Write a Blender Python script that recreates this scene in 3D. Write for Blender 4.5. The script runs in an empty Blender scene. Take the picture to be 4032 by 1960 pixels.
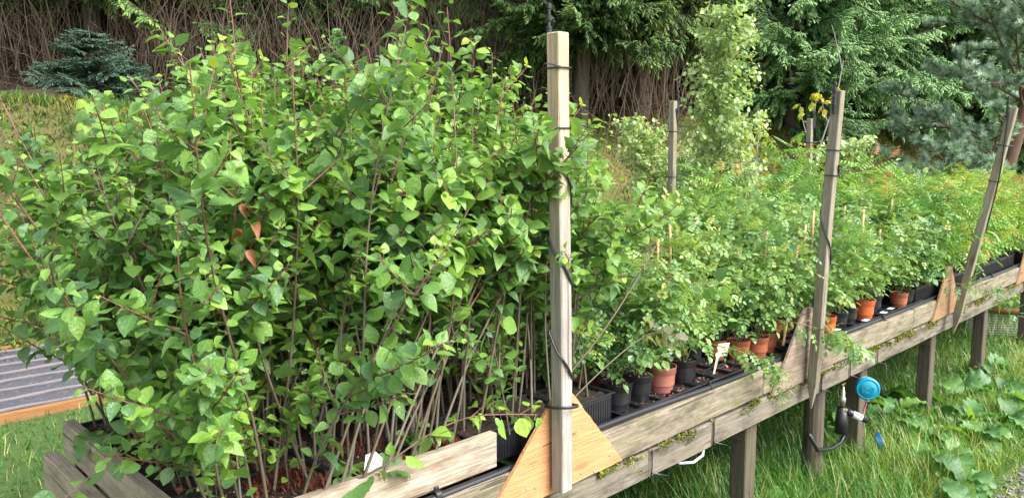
import bpy, bmesh, math, random
import numpy as np
from mathutils import Vector, Matrix
S = bpy.context.scene
R = math.radians
rng = np.random.default_rng(7)
random.seed(7)

# ---------------- camera, sky, sun, exposure ----------------
cam = bpy.data.cameras.new('camera'); cam.sensor_width = 36; cam.lens = 36*3029/4032
cam.clip_end = 500; cam.clip_start = .05
co = bpy.data.objects.new('camera', cam); S.collection.objects.link(co)
co.location = (0, 0, 1.6); co.rotation_euler = (R(90-7), 0, 0); S.camera = co
SUN_EL, SUN_AZ = 48, 122          # azimuth clockwise from the view direction (+Y)
w = bpy.data.worlds.new('World'); S.world = w; w.use_nodes = True
nt = w.node_tree; bg = nt.nodes['Background']
sky = nt.nodes.new('ShaderNodeTexSky'); sky.sky_type = 'NISHITA'; sky.sun_disc = False
sky.sun_elevation = R(SUN_EL); sky.sun_rotation = R(SUN_AZ); sky.dust_density = 4; sky.air_density = 1.0; sky.ozone_density = .6
hs = nt.nodes.new('ShaderNodeHueSaturation'); hs.inputs['Saturation'].default_value = .45
nt.links.new(sky.outputs[0], hs.inputs['Color']); nt.links.new(hs.outputs[0], bg.inputs[0]); bg.inputs[1].default_value = .15
sl = bpy.data.lights.new('sun', 'SUN'); sl.energy = 1.7; sl.angle = R(34); sl.color = (1, .985, .955)
so = bpy.data.objects.new('sun', sl); S.collection.objects.link(so)
sd = Vector((math.sin(R(SUN_AZ))*math.cos(R(SUN_EL)), math.cos(R(SUN_AZ))*math.cos(R(SUN_EL)), math.sin(R(SUN_EL))))
so.rotation_euler = sd.to_track_quat('Z', 'Y').to_euler()
S.view_settings.view_transform = 'Standard'; S.view_settings.look = 'None'; S.view_settings.gamma = 1
S.view_settings.exposure = 1.7

# ---------------- frame of the bench ----------------
AZ = R(45.5)
U = np.array([math.sin(AZ), math.cos(AZ), 0.]); VV = np.array([-math.cos(AZ), math.sin(AZ), 0.]); P0 = np.array([.166, 2.5, 0.])
BROT = math.pi/2 - AZ             # rotation that turns local x into the bench direction
def W(s, v, z=0.): return P0 + U*s + VV*v + np.array([0, 0, z])
def SV(x, y): return ((x-P0[0])*U[0]+(y-P0[1])*U[1], (x-P0[0])*VV[0]+(y-P0[1])*VV[1])
def ground_z(x, y):
    x = np.asarray(x, float); y = np.asarray(y, float)
    s = (x-P0[0])*U[0]+(y-P0[1])*U[1]; v = (x-P0[0])*VV[0]+(y-P0[1])*VV[1]
    q = v+.35*s
    t = np.clip((q-6.2)/4.8, 0, 1); t = t*t*(3-2*t)
    z = -.24+2.55*t+.10*np.maximum(0, q-11)+.38*np.maximum(0, q-14.5)  # last term: steep back slope added to hide the sky behind the wood
    z = z+.5*np.exp(-((x-5.6)**2+(y-12.2)**2)/2.2)+.35*np.exp(-((x+4.6)**2+(y-9.2)**2)/1.8)+.28*np.exp(-((x+1.9)**2+(y-11.)**2)/1.6)
    z = z+t*(.09*np.sin(x*1.7+y*.6)+.07*np.sin(y*2.1-x*1.1)+.03*np.sin(x*5.1)*np.sin(y*4.3))
    return z+.02*np.sin(x*2.3)*np.sin(y*1.9)

# ---------------- object helpers ----------------
def link(o):
    S.collection.objects.link(o); return o
def tag(o, label=None, cat=None, group=None, kind=None):
    if label: o['label'] = label
    if cat: o['category'] = cat
    if group: o['group'] = group
    if kind: o['kind'] = kind
    return o
def empty(name, loc, label, cat, group=None, rz=0.):
    o = bpy.data.objects.new(name, None); link(o); o.location = tuple(loc); o.rotation_euler = (0, 0, rz); o.empty_display_size = .1
    return tag(o, label, cat, group)
def copy_tree(root, loc, rz=0., label=None, group=None, scale=None, tilt=(0, 0)):
    r = root.copy(); link(r); r.location = tuple(loc); r.rotation_euler = (tilt[0], tilt[1], rz)
    if scale: r.scale = (scale, scale, scale) if not isinstance(scale, tuple) else scale
    if label: r['label'] = label
    if group: r['group'] = group
    for ch in list(root.children):
        c = ch.copy(); link(c); c.parent = r
        for g in ch.children:
            d = g.copy(); link(d); d.parent = c
    return r

class G:
    """collects triangles, a tint per vertex and a local coordinate per vertex"""
    def __init__(s): s.V = []; s.T = []; s.A = []; s.C = []; s.n = 0
    def add(s, V, T, tint=0., C=None):
        V = np.asarray(V, float).reshape(-1, 3); T = np.asarray(T, int).reshape(-1, 3)
        s.V.append(V); s.T.append(T+s.n); s.n += len(V)
        s.A.append(np.broadcast_to(np.asarray(tint, float), (len(V),)).copy())
        s.C.append(V.copy() if C is None else np.broadcast_to(np.asarray(C, float), (len(V), 3)).copy())
        return s
    def inst(s, tpl, P, M, scale, tint):
        """tpl=(V,T,C); P (n,3); M (n,3,3) columns=axes; scale (n,) or (n,3); tint (n,)"""
        V, T, C = tpl; P = np.asarray(P, float); n = len(P)
        if n == 0: return s
        sc = np.asarray(scale, float); sc = sc.reshape(n, 1, -1) if sc.ndim > 0 else sc
        X = np.einsum('nij,nkj->nki', M, V[None]*sc)+P[:, None, :]
        TT = (T[None]+(np.arange(n)*len(V))[:, None, None]).reshape(-1, 3)
        s.add(X.reshape(-1, 3), TT, np.repeat(np.broadcast_to(tint, (n,)), len(V)), np.tile(C, (n, 1)))
        return s
    def data(s): return np.concatenate(s.V), np.concatenate(s.T), np.concatenate(s.A), np.concatenate(s.C)
    def build(s, name, mat, parent=None, smooth=False, rel=True):
        V, T, A, C = s.data()
        if parent is not None and rel: V = V-np.array(parent_world(parent))
        me = bpy.data.meshes.new(name); me.vertices.add(len(V)); me.vertices.foreach_set('co', V.ravel())
        me.loops.add(T.size); me.loops.foreach_set('vertex_index', T.ravel().astype(np.int32))
        me.polygons.add(len(T)); me.polygons.foreach_set('loop_start', (np.arange(len(T))*3).astype(np.int32))
        me.update(calc_edges=True)
        me.polygons.foreach_set('use_smooth', np.full(len(T), smooth))
        a = me.attributes.new('tint', 'FLOAT', 'POINT'); a.data.foreach_set('value', A.astype(np.float32))
        a = me.attributes.new('lc', 'FLOAT_VECTOR', 'POINT'); a.data.foreach_set('vector', C.astype(np.float32).ravel())
        me.materials.append(mat)
        o = bpy.data.objects.new(name, me); link(o)
        if parent is not None: o.parent = parent
        return o
def parent_world(p):
    l = np.zeros(3)
    while p is not None: l = l+np.array(p.location); p = p.parent
    return l
def norm(a): a = np.asarray(a, float); return a/np.maximum(np.linalg.norm(a, axis=-1, keepdims=True), 1e-9)
def frames(D, N):
    """columns: across, along, normal"""
    Y = norm(D); X = norm(np.cross(Y, N)); Z = np.cross(X, Y)
    return np.stack([X, Y, Z], axis=-1)
def tube(g, P, r, k=6, tint=0., cap=True, lc=None):
    P = np.asarray(P, float); n = len(P); r = np.broadcast_to(np.asarray(r, float), (n,))
    T = norm(np.gradient(P, axis=0)); ref = np.array([0, 0, 1.]) if abs(T[0][2]) < .9 else np.array([1., 0, 0])
    a = norm(np.cross(T[0], ref)); A = [a]
    for i in range(1, n):
        a = a-T[i]*np.dot(a, T[i]); a = norm(a); A.append(a)
    A = np.array(A); B = np.cross(T, A); th = np.linspace(0, 2*np.pi, k, endpoint=False)
    V = P[:, None]+(A[:, None]*np.cos(th)[None, :, None]+B[:, None]*np.sin(th)[None, :, None])*r[:, None, None]
    V = V.reshape(-1, 3); F = []
    for i in range(n-1):
        for j in range(k):
            q = (j+1) % k; a0 = i*k+j; b0 = i*k+q; c0 = a0+k; d0 = b0+k; F += [(a0, b0, d0), (a0, d0, c0)]
    d = np.concatenate([[0], np.cumsum(np.linalg.norm(np.diff(P, axis=0), axis=1))])
    C = np.stack([np.repeat(d, k), np.tile(np.cos(th), n)*np.repeat(r, k), np.tile(np.sin(th), n)*np.repeat(r, k)], -1)
    if cap:
        V = np.vstack([V, P[0], P[-1]]); C = np.vstack([C, [0, 0, 0], [d[-1], 0, 0]])
        for j in range(k): q = (j+1) % k; F += [(n*k, q, j), (n*k+1, (n-1)*k+j, (n-1)*k+q)]
    g.add(V, F, tint, C); return g
def bm_add(g, bm, M=None, tint=0., C=None):
    bmesh.ops.triangulate(bm, faces=bm.faces[:])
    V = np.array([v.co[:] for v in bm.verts]); T = np.array([[v.index for v in f.verts] for f in bm.faces]); bm.free()
    Cc = V.copy() if C is None else C(V)
    if M is not None: V = M(V)
    g.add(V, T, tint, Cc); return g
def box(g, size, M, bev=.002, tint=0., grain=0, warp=0., seg=1, off=None):
    """size = full extents; M maps local (n,3) to world; grain = axis that runs along the grain"""
    bm = bmesh.new(); bmesh.ops.create_cube(bm, size=1.)
    for v in bm.verts: v.co = Vector((v.co[0]*size[0], v.co[1]*size[1], v.co[2]*size[2]))
    if bev > 0: bmesh.ops.bevel(bm, geom=bm.edges[:], offset=bev, segments=seg, affect='EDGES')
    if warp > 0:
        cuts = [e for e in bm.edges if abs((e.verts[0].co-e.verts[1].co)[grain]) > size[grain]*.5]
        bmesh.ops.subdivide_edges(bm, edges=cuts, cuts=10, use_grid_fill=False)
    bm.verts.ensure_lookup_table(); bm.verts.index_update()
    ph = rng.uniform(0, 6, 4)
    def CC(V):
        o = rng.uniform(-5, 5, 3) if off is None else off
        ax = [grain]+[a for a in range(3) if a != grain]
        return V[:, ax]+o
    def MM(V):
        V = V.copy()
        if warp > 0:
            t = V[:, grain]*2.2
            for k, a in enumerate([a for a in range(3) if a != grain]):
                V[:, a] += warp*np.sin(t+ph[k])+warp*.4*np.sin(t*3.7+ph[k+2])
        return M(V) if M is not None else V
    return bm_add(g, bm, MM, tint, CC)
def MSV(s, v, z, rot=0.):
    """map local (along s, along v, up) to the world, centre at s,v,z"""
    c = W(s, v, z)
    def f(V):
        V = np.asarray(V); x = V[:, 0]*math.cos(rot)-V[:, 1]*math.sin(rot); y = V[:, 0]*math.sin(rot)+V[:, 1]*math.cos(rot)
        return c+x[:, None]*U+y[:, None]*VV+V[:, 2:3]*np.array([0, 0, 1.])
    return f
def bsv(g, s0, s1, v0, v1, z0, z1, bev=.003, grain=0, warp=0., tint=0.):
    return box(g, (s1-s0, v1-v0, z1-z0), MSV((s0+s1)/2, (v0+v1)/2, (z0+z1)/2), bev, tint, grain, warp)
def lathe(g, prof, M=None, k=20, tint=0.):
    prof = np.asarray(prof, float); n = len(prof); th = np.linspace(0, 2*np.pi, k, endpoint=False)
    V = np.stack([prof[:, None, 0]*np.cos(th), prof[:, None, 0]*np.sin(th), np.repeat(prof[:, 1:2], k, 1)], -1).reshape(-1, 3); F = []
    for i in range(n-1):
        for j in range(k):
            q = (j+1) % k; a0 = i*k+j; b0 = i*k+q; F += [(a0, b0, b0+k), (a0, b0+k, a0+k)]
    C = V.copy()
    if M is not None: V = M(V)
    g.add(V, F, tint, C); return g

# ---------------- materials ----------------
def newmat(name):
    m = bpy.data.materials.new(name); m.use_nodes = True; t = m.node_tree
    return m, t, t.nodes['Principled BSDF'], t.nodes['Material Output']
def N(t, typ, **kw):
    n = t.nodes.new(typ)
    for k, v in kw.items():
        if k in ('operation', 'blend_type', 'data_type', 'noise_dimensions', 'attribute_name', 'interpolation_type', 'feature', 'wave_type', 'bands_direction', 'attribute_type'): setattr(n, k, v)
        else: n.inputs[k.replace('_', ' ')].default_value = v
    return n
def ramp(t, stops, fac):
    n = t.nodes.new('ShaderNodeValToRGB'); cr = n.color_ramp
    while len(cr.elements) < len(stops): cr.elements.new(.5)
    for e, (p, c) in zip(cr.elements, stops): e.position = p; e.color = (*c, 1) if len(c) == 3 else c
    if fac is not None: t.links.new(fac, n.inputs[0])
    return n.outputs[0]
def attr(t, name, out): return N(t, 'ShaderNodeAttribute', attribute_name=name).outputs[out]
def math_(t, op, a, b=None):
    n = t.nodes.new('ShaderNodeMath'); n.operation = op
    for i, x in enumerate((a, b)):
        if x is None: continue
        if isinstance(x, (int, float)): n.inputs[i].default_value = x
        else: t.links.new(x, n.inputs[i])
    return n.outputs[0]
def mixc(t, fac, a, b, mode='MIX'):
    n = t.nodes.new('ShaderNodeMix'); n.data_type = 'RGBA'; n.blend_type = mode
    for i, x in ((0, fac), (6, a), (7, b)):
        if isinstance(x, (int, float)): n.inputs[i].default_value = x
        elif isinstance(x, tuple): n.inputs[i].default_value = (*x, 1)
        else: t.links.new(x, n.inputs[i])
    return n.outputs[2]
def mapping(t, vec, scale, loc=(0, 0, 0)):
    n = t.nodes.new('ShaderNodeMapping'); n.inputs['Scale'].default_value = scale; n.inputs['Location'].default_value = loc
    t.links.new(vec, n.inputs[0]); return n.outputs[0]
def noise(t, vec, scale, detail=3, rough=.55, out=0, dist=0):
    n = N(t, 'ShaderNodeTexNoise', Scale=scale, Detail=detail, Roughness=rough, Distortion=dist)
    if vec is not None: t.links.new(vec, n.inputs['Vector'])
    return n.outputs[out]
def bump(t, h, strength, dist, bsdf):
    n = N(t, 'ShaderNodeBump', Strength=strength, Distance=dist); t.links.new(h, n.inputs['Height']); t.links.new(n.outputs[0], bsdf.inputs['Normal'])

def leaf_mat(name, stops, trans=.35, rough=.38, vein=1., spread=.12, spec=.5, under=(.12, .2, .09), spots=0.):
    m, t, b, o = newmat(name)
    ti = attr(t, 'tint', 'Fac'); oi = t.nodes.new('ShaderNodeObjectInfo')
    f = math_(t, 'ADD', ti, math_(t, 'MULTIPLY', math_(t, 'SUBTRACT', oi.outputs['Random'], .5), spread))
    col = ramp(t, stops, f)
    lc = N(t, 'ShaderNodeAttribute', attribute_name='lc').outputs['Vector']
    sx = t.nodes.new('ShaderNodeSeparateXYZ'); t.links.new(lc, sx.inputs[0])
    ax = math_(t, 'ABSOLUTE', sx.outputs[0])
    if vein > 0:
        mid = math_(t, 'LESS_THAN', ax, .018)
        side = math_(t, 'GREATER_THAN', math_(t, 'SINE', math_(t, 'MULTIPLY', math_(t, 'SUBTRACT', sx.outputs[1], math_(t, 'MULTIPLY', ax, .9)), 46.)), .82)
        v = math_(t, 'MULTIPLY', math_(t, 'MAXIMUM', mid, math_(t, 'MULTIPLY', side, .5)), .35*vein)
        col = mixc(t, v, col, (.22, .34, .12))
    geo = t.nodes.new('ShaderNodeNewGeometry')
    pn = noise(t, geo.outputs['Position'], 60, 2)
    col = mixc(t, math_(t, 'MULTIPLY', math_(t, 'SUBTRACT', pn, .35), .45), col, mixc(t, .5, col, (.02, .06, .02)))
    if spots > 0:
        sp = math_(t, 'GREATER_THAN', noise(t, geo.outputs['Position'], 160, 1), .74)
        col = mixc(t, math_(t, 'MULTIPLY', sp, spots), col, (.2, .13, .05))
    col = mixc(t, math_(t, 'MULTIPLY', geo.outputs['Backfacing'], .45), col, under)
    t.links.new(col, b.inputs['Base Color'])
    rr = math_(t, 'ADD', math_(t, 'MULTIPLY', pn, .4), rough-.2)
    t.links.new(rr, b.inputs['Roughness']); b.inputs['Specular IOR Level'].default_value = spec
    if vein > 0: bump(t, math_(t, 'ADD', math_(t, 'SUBTRACT', 1., math_(t, 'MAXIMUM', mid, side)), math_(t, 'MULTIPLY', noise(t, geo.outputs['Position'], 130, 2), 3.)), .6, .002, b)
    tr = t.nodes.new('ShaderNodeBsdfTranslucent'); tc = mixc(t, 1., col, (1.5, 1.5, .6), 'MULTIPLY'); t.links.new(tc, tr.inputs[0])
    mx = t.nodes.new('ShaderNodeMixShader'); mx.inputs[0].default_value = trans
    t.links.new(b.outputs[0], mx.inputs[1]); t.links.new(tr.outputs[0], mx.inputs[2]); t.links.new(mx.outputs[0], o.inputs[0])
    return m
def wood_mat(name, c_light, c_dark, c_stain, stain=.5, green=0., grain=1., rough=.85, top=None, knots=True):
    m, t, b, o = newmat(name)
    lc = N(t, 'ShaderNodeAttribute', attribute_name='lc').outputs['Vector']
    g1 = noise(t, mapping(t, lc, (2.5, 60, 60)), 1.6, 6, .7, dist=.6)
    g2 = noise(t, mapping(t, lc, (8, 260, 260)), 1., 3, .6)
    col = ramp(t, [(.3, c_dark), (.62, c_light)], g1)
    col = mixc(t, math_(t, 'MULTIPLY', math_(t, 'GREATER_THAN', g2, .62), .45*grain), col, tuple(x*.35 for x in c_dark))
    if top is not None:
        sx = t.nodes.new('ShaderNodeSeparateXYZ'); t.links.new(lc, sx.inputs[0])
        mr = t.nodes.new('ShaderNodeMapRange'); mr.inputs[1].default_value = top[0]; mr.inputs[2].default_value = top[1]; t.links.new(sx.outputs[0], mr.inputs[0])
        col = mixc(t, mr.outputs[0], col, mixc(t, 1., col, top[2], 'MULTIPLY'))
    st = noise(t, mapping(t, lc, (2.2, 7, 7)), 2.4, 5, .65)
    col = mixc(t, math_(t, 'MULTIPLY', ramp(t, [(.47, (0, 0, 0)), (.66, (1, 1, 1))], st), stain), col, c_stain)
    if green > 0:
        gn = noise(t, mapping(t, lc, (3, 9, 9), (3, 1, 7)), 2., 5, .7)
        col = mixc(t, math_(t, 'MULTIPLY', ramp(t, [(.5, (0, 0, 0)), (.7, (1, 1, 1))], gn), green), col, (.10, .105, .03))
    if knots:
        vo = t.nodes.new('ShaderNodeTexVoronoi'); vo.inputs['Scale'].default_value = 3.; t.links.new(mapping(t, lc, (1, 3., 3.)), vo.inputs['Vector'])
        kn = ramp(t, [(.06, (1, 1, 1)), (.15, (.35, .35, .35)), (.2, (0, 0, 0))], vo.outputs['Distance']); col = mixc(t, math_(t, 'MULTIPLY', kn, .75), col, tuple(x*.4 for x in c_dark))
        ck = noise(t, mapping(t, lc, (1.3, 45, 45), (7, 3, 1)), 1., 2, .5); col = mixc(t, math_(t, 'MULTIPLY', math_(t, 'GREATER_THAN', ck, .69), .7), col, tuple(x*.25 for x in c_dark))
    t.links.new(col, b.inputs['Base Color']); b.inputs['Roughness'].default_value = rough; b.inputs['Specular IOR Level'].default_value = .25
    bump(t, math_(t, 'ADD', g1, math_(t, 'MULTIPLY', g2, .5)), .8, .004, b)
    return m
def plain(name, c, rough=.5, var=.25, scale=30, spec=.5, dirt=None, metal=0., bmp=.15):
    m, t, b, o = newmat(name); geo = t.nodes.new('ShaderNodeNewGeometry')
    n = noise(t, geo.outputs['Position'], scale, 4)
    col = mixc(t, n, tuple(x*(1-var) for x in c), tuple(min(1, x*(1+var)) for x in c))
    if dirt: col = mixc(t, ramp(t, [(.5, (0, 0, 0)), (.7, (.8, .8, .8))], noise(t, geo.outputs['Position'], scale*.6, 5, .7)), col, dirt)
    t.links.new(col, b.inputs['Base Color']); b.inputs['Roughness'].default_value = rough; b.inputs['Specular IOR Level'].default_value = spec; b.inputs['Metallic'].default_value = metal
    bump(t, n, bmp, .002, b)
    return m
def tint_mat(name, stops, rough=.8, spec=.2, trans=0., spread=.1, emi=None):
    m, t, b, o = newmat(name); oi = t.nodes.new('ShaderNodeObjectInfo')
    f = math_(t, 'ADD', attr(t, 'tint', 'Fac'), math_(t, 'MULTIPLY', math_(t, 'SUBTRACT', oi.outputs['Random'], .5), spread))
    col = ramp(t, stops, f); t.links.new(col, b.inputs['Base Color']); b.inputs['Roughness'].default_value = rough; b.inputs['Specular IOR Level'].default_value = spec
    if trans > 0:
        tr = t.nodes.new('ShaderNodeBsdfTranslucent'); t.links.new(mixc(t, 1., col, (1.4, 1.4, .7), 'MULTIPLY'), tr.inputs[0])
        mx = t.nodes.new('ShaderNodeMixShader'); mx.inputs[0].default_value = trans
        t.links.new(b.outputs[0], mx.inputs[1]); t.links.new(tr.outputs[0], mx.inputs[2]); t.links.new(mx.outputs[0], o.inputs[0])
    return m

M_cherry = leaf_mat('cherry_leaf', spread=.3, rough=.36, spec=.55, spots=.4, stops=[(0., (.05, .115, .07)), (.35, (.09, .205, .06)), (.65, (.18, .34, .06)), (.88, (.27, .44, .06)), (1., (.36, .42, .06))], under=(.13, .24, .11))
M_sick = leaf_mat('speckled_leaf', [(0., (.13, .17, .10)), (.5, (.20, .20, .13)), (1., (.24, .17, .10))], spots=.6, under=(.26, .24, .18))
M_dead = leaf_mat('dead_leaf', [(0., (.10, .035, .018)), (.5, (.22, .07, .03)), (1., (.32, .12, .05))], vein=.4, trans=.2, rough=.6, under=(.25, .09, .04))
M_rose = leaf_mat('rose_leaf', [(0., (.045, .13, .055)), (.4, (.12, .24, .075)), (.75, (.23, .36, .10)), (1., (.34, .38, .09))], vein=0., under=(.15, .27, .12), rough=.33, spread=.42)
M_rowan = leaf_mat('rowan_leaf', [(0., (.04, .13, .045)), (.4, (.095, .24, .05)), (.75, (.20, .38, .06)), (.93, (.40, .42, .06)), (1., (.36, .12, .03))], vein=0., spread=.25, under=(.18, .28, .11))
M_birch = leaf_mat('pale_shrub_leaf', [(0., (.13, .24, .09)), (.5, (.27, .41, .15)), (1., (.50, .58, .24))], vein=0., under=(.36, .45, .26), trans=.3, rough=.3)
M_yellow = leaf_mat('yellow_leaf', [(0., (.24, .34, .04)), (.6, (.42, .46, .05)), (1., (.48, .34, .05))], vein=0., under=(.5, .48, .08))
M_dock = leaf_mat('dock_leaf', [(0., (.03, .10, .03)), (.5, (.07, .20, .045)), (1., (.19, .35, .04))], under=(.12, .24, .09), rough=.36, spec=.5, spots=.5)
M_stem, t, b, o_ = newmat('sapling_bark'); oi = t.nodes.new('ShaderNodeObjectInfo'); lcv = N(t, 'ShaderNodeAttribute', attribute_name='lc').outputs['Vector']
cb_ = ramp(t, [(0., (.115, .105, .065)), (.4, (.085, .068, .042)), (.8, (.10, .045, .032)), (1., (.19, .07, .04))], math_(t, 'ADD', attr(t, 'tint', 'Fac'), math_(t, 'MULTIPLY', noise(t, lcv, 9, 3), .25)))
cb_ = mixc(t, math_(t, 'MULTIPLY', oi.outputs['Random'], .55), cb_, (.17, .155, .125)); nd_ = math_(t, 'GREATER_THAN', noise(t, mapping(t, lcv, (60, 8, 8)), 1., 1), .66)
cb_ = mixc(t, math_(t, 'MULTIPLY', nd_, .6), cb_, (.04, .028, .018)); t.links.new(cb_, b.inputs['Base Color']); b.inputs['Roughness'].default_value = .65; bump(t, noise(t, lcv, 120, 3), .6, .002, b)
M_gstem = tint_mat('green_stem', [(0., (.10, .17, .05)), (.5, (.16, .12, .05)), (1., (.22, .08, .05))], .6, .3)
M_gbark = tint_mat('grey_bark', [(0., (.17, .15, .14)), (1., (.33, .30, .28))], .85)
M_grass = tint_mat('grass_blade', [(0., (.014, .055, .010)), (.4, (.038, .135, .016)), (.72, (.12, .26, .03)), (.9, (.33, .38, .08)), (1., (.40, .33, .16))], .45, .4, .3)
M_heath = tint_mat('heather_sprig', [(0., (.045, .08, .02)), (.4, (.13, .15, .025)), (.75, (.23, .21, .03)), (1., (.44, .25, .11))], .8, .2, .15)
M_moss = tint_mat('moss_green', [(0., (.045, .055, .015)), (.6, (.13, .15, .02)), (1., (.24, .25, .03))], .9)
M_rmoss = tint_mat('red_moss', [(0., (.05, .016, .011)), (.6, (.125, .03, .018)), (1., (.20, .06, .028))], .8)
M_needle = tint_mat('spruce_needle', [(0., (.02, .045, .014)), (.45, (.042, .095, .024)), (.8, (.10, .18, .042)), (1., (.22, .30, .07))], .55, .35, .1, .25)
M_needle2 = tint_mat('haze_bright_needle', [(0., (.055, .13, .05)), (.45, (.12, .25, .085)), (.8, (.22, .38, .14)), (1., (.34, .48, .19))], .55, .35, .1, .2)  # haze and sky light on the right-hand spruces put into the green
M_bneedle = tint_mat('blue_spruce_needle', [(0., (.018, .042, .024)), (.6, (.04, .085, .05)), (1., (.075, .14, .085))], .5, .4, .1)
M_pine = tint_mat('pine_needle', [(0., (.11, .19, .12)), (.55, (.25, .37, .26)), (1., (.46, .58, .45))], .5, .4, .1)
M_twig = tint_mat('dead_twig', [(0., (.022, .016, .011)), (.5, (.078, .056, .037)), (1., (.17, .135, .095))], .9)
M_bark = wood_mat('spruce_bark', (.17, .13, .105), (.07, .05, .04), (.16, .17, .13), .6, .25, 1., .95, knots=False)
M_pbark = wood_mat('pine_bark', (.13, .075, .05), (.06, .038, .028), (.13, .11, .09), .4, .0, 1., .95, knots=False)
M_wood = wood_mat('weathered_board', (.27, .235, .175), (.125, .10, .07), (.065, .055, .038), .8, .7)
M_woodg = wood_mat('grey_beam', (.215, .19, .155), (.11, .092, .072), (.05, .042, .032), .85, .5)
M_woodw = wood_mat('bleached_board', (.46, .41, .34), (.22, .16, .10), (.17, .115, .07), .75, .1)
M_end = wood_mat('end_plank', (.42, .355, .27), (.24, .19, .135), (.17, .135, .09), .6, .5)  # colour lightened to make up for the shade on the end boards
M_leg = wood_mat('dark_leg', (.115, .093, .073), (.055, .043, .034), (.10, .105, .06), .5, .3)
M_post = wood_mat('pale_stake', (.40, .375, .345), (.20, .18, .16), (.24, .215, .19), .5, .0, 1.3, .8, top=(1.2, 1.75, (1.35, 1.10, .78)))
M_post2 = wood_mat('mossy_stake', (.27, .24, .19), (.15, .13, .095), (.17, .15, .08), .5, .3)
M_ply = wood_mat('fresh_plywood', (.50, .265, .125), (.40, .195, .085), (.33, .16, .07), .45, .0, .25, .55)
M_ply2 = wood_mat('weathered_plywood', (.30, .235, .19), (.15, .11, .085), (.10, .075, .055), .7, .3)
M_plyo = wood_mat('orange_plywood', (.30, .185, .10), (.20, .12, .065), (.22, .14, .07), .5, .15)
M_edge = wood_mat('orange_timber', (.30, .15, .055), (.18, .08, .03), (.20, .12, .07), .5, .0)
M_black = plain('black_plastic', (.014, .015, .019), .38, .4, 40, .5, dirt=(.035, .03, .027))
M_pipe = plain('black_pipe', (.013, .014, .018), .36, .3, 50, .5)
M_terra = plain('terracotta_plastic', (.34, .105, .05), .5, .2, 25, .4, dirt=(.20, .085, .05))
M_orange = plain('orange_plastic', (.52, .105, .035), .42, .15, 25, .45)
M_brown = plain('brown_plastic', (.30, .115, .085), .5, .15, 25, .4)
M_soil = plain('potting_soil', (.028, .020, .015), .9, .6, 220, .2, dirt=(.09, .06, .04), bmp=1.)
M_chip = tint_mat('litter_chip', [(0., (.03, .02, .015)), (.5, (.10, .05, .03)), (.8, (.22, .10, .06)), (.93, (.30, .2, .12)), (1., (.7, .68, .62))], .8, .3, 0, 0)
M_cane = wood_mat('bamboo', (.60, .39, .20), (.42, .25, .12), (.35, .20, .10), .4, .0, .3, .5, knots=False)
M_teal = plain('teal_plastic', (.005, .25, .40), .3, .1, 40, .5, bmp=.05)
M_white = plain('white_plastic', (.72, .72, .74), .45, .08, 40, .4, bmp=.03)
M_cream = plain('cream_plastic', (.62, .56, .44), .45, .06, 40, .4, bmp=.03)
M_grey = plain('grey_metal', (.38, .37, .35), .4, .2, 60, .5, metal=.6)
M_brass = plain('brass', (.42, .28, .08), .4, .2, 60, .5, metal=.7)
M_red = plain('pink_wire', (.65, .10, .16), .4, .1)
M_blue = plain('blue_cloth', (.01, .12, .32), .6, .2)
M_hose = plain('grey_hose', (.42, .44, .47), .4, .15)
M_slate = tint_mat('slate_chip', [(0., (.05, .05, .06)), (.6, (.14, .13, .15)), (1., (.26, .24, .23))], .6, .4)

# ---------------- ground ----------------
m, t, b, o_ = newmat('ground_soil'); geo = t.nodes.new('ShaderNodeNewGeometry'); pos = geo.outputs['Position']
zone = attr(t, 'tint', 'Fac')      # 0 lawn, .33 gravel, .66 heath, 1 forest floor
n1 = noise(t, pos, 3., 6, .65); n2 = noise(t, pos, 45, 4, .7)
lawn = mixc(t, n2, (.03, .075, .015), (.10, .17, .03)); grav = mixc(t, n2, (.12, .14, .04), (.24, .22, .12))
heath = mixc(t, ramp(t, [(.4, (0, 0, 0)), (.6, (1, 1, 1))], n1), mixc(t, n2, (.045, .06, .014), (.11, .12, .026)), mixc(t, n2, (.08, .075, .022), (.15, .125, .04)))
forest = mixc(t, n2, (.02, .013, .009), (.07, .038, .024))
def band(a, b_): 
    mr = t.nodes.new('ShaderNodeMapRange'); mr.inputs[1].default_value = a; mr.inputs[2].default_value = b_; t.links.new(zone, mr.inputs[0]); return mr.outputs[0]
c = mixc(t, band(.05, .28), lawn, grav); c = mixc(t, band(.38, .6), c, heath); c = mixc(t, band(.74, .9), c, forest)
t.links.new(c, b.inputs['Base Color']); b.inputs['Roughness'].default_value = .95; bump(t, n2, 1., .03, b); M_ground = m
xs = np.concatenate([np.linspace(-150, -16, 12), np.linspace(-15, 20, 211), np.linspace(22, 150, 12)])
ys = np.concatenate([np.linspace(-60, -3, 8), np.linspace(-2, 30, 193), np.linspace(33, 260, 14)])
X, Y = np.meshgrid(xs, ys); Z = ground_z(X, Y); nx, ny = len(xs), len(ys)
s_, v_ = SV(X, Y); q_ = v_+.35*s_
zn = np.where(q_ > 6.0, .66, 0.); zn = np.where(q_ > 10.6+.5*np.sin(X*1.3), 1., zn)
zn = np.where((v_ < -.72) & (s_ > -6), .33, zn)
i, j = np.meshgrid(np.arange(nx-1), np.arange(ny-1)); a = (j*nx+i).ravel()
T = np.concatenate([np.stack([a, a+1, a+nx+1], -1), np.stack([a, a+nx+1, a+nx], -1)])
g = G(); g.add(np.stack([X, Y, Z], -1).reshape(-1, 3), T, zn.ravel()); o = g.build('ground', M_ground, smooth=True); tag(o, kind='structure')

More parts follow.
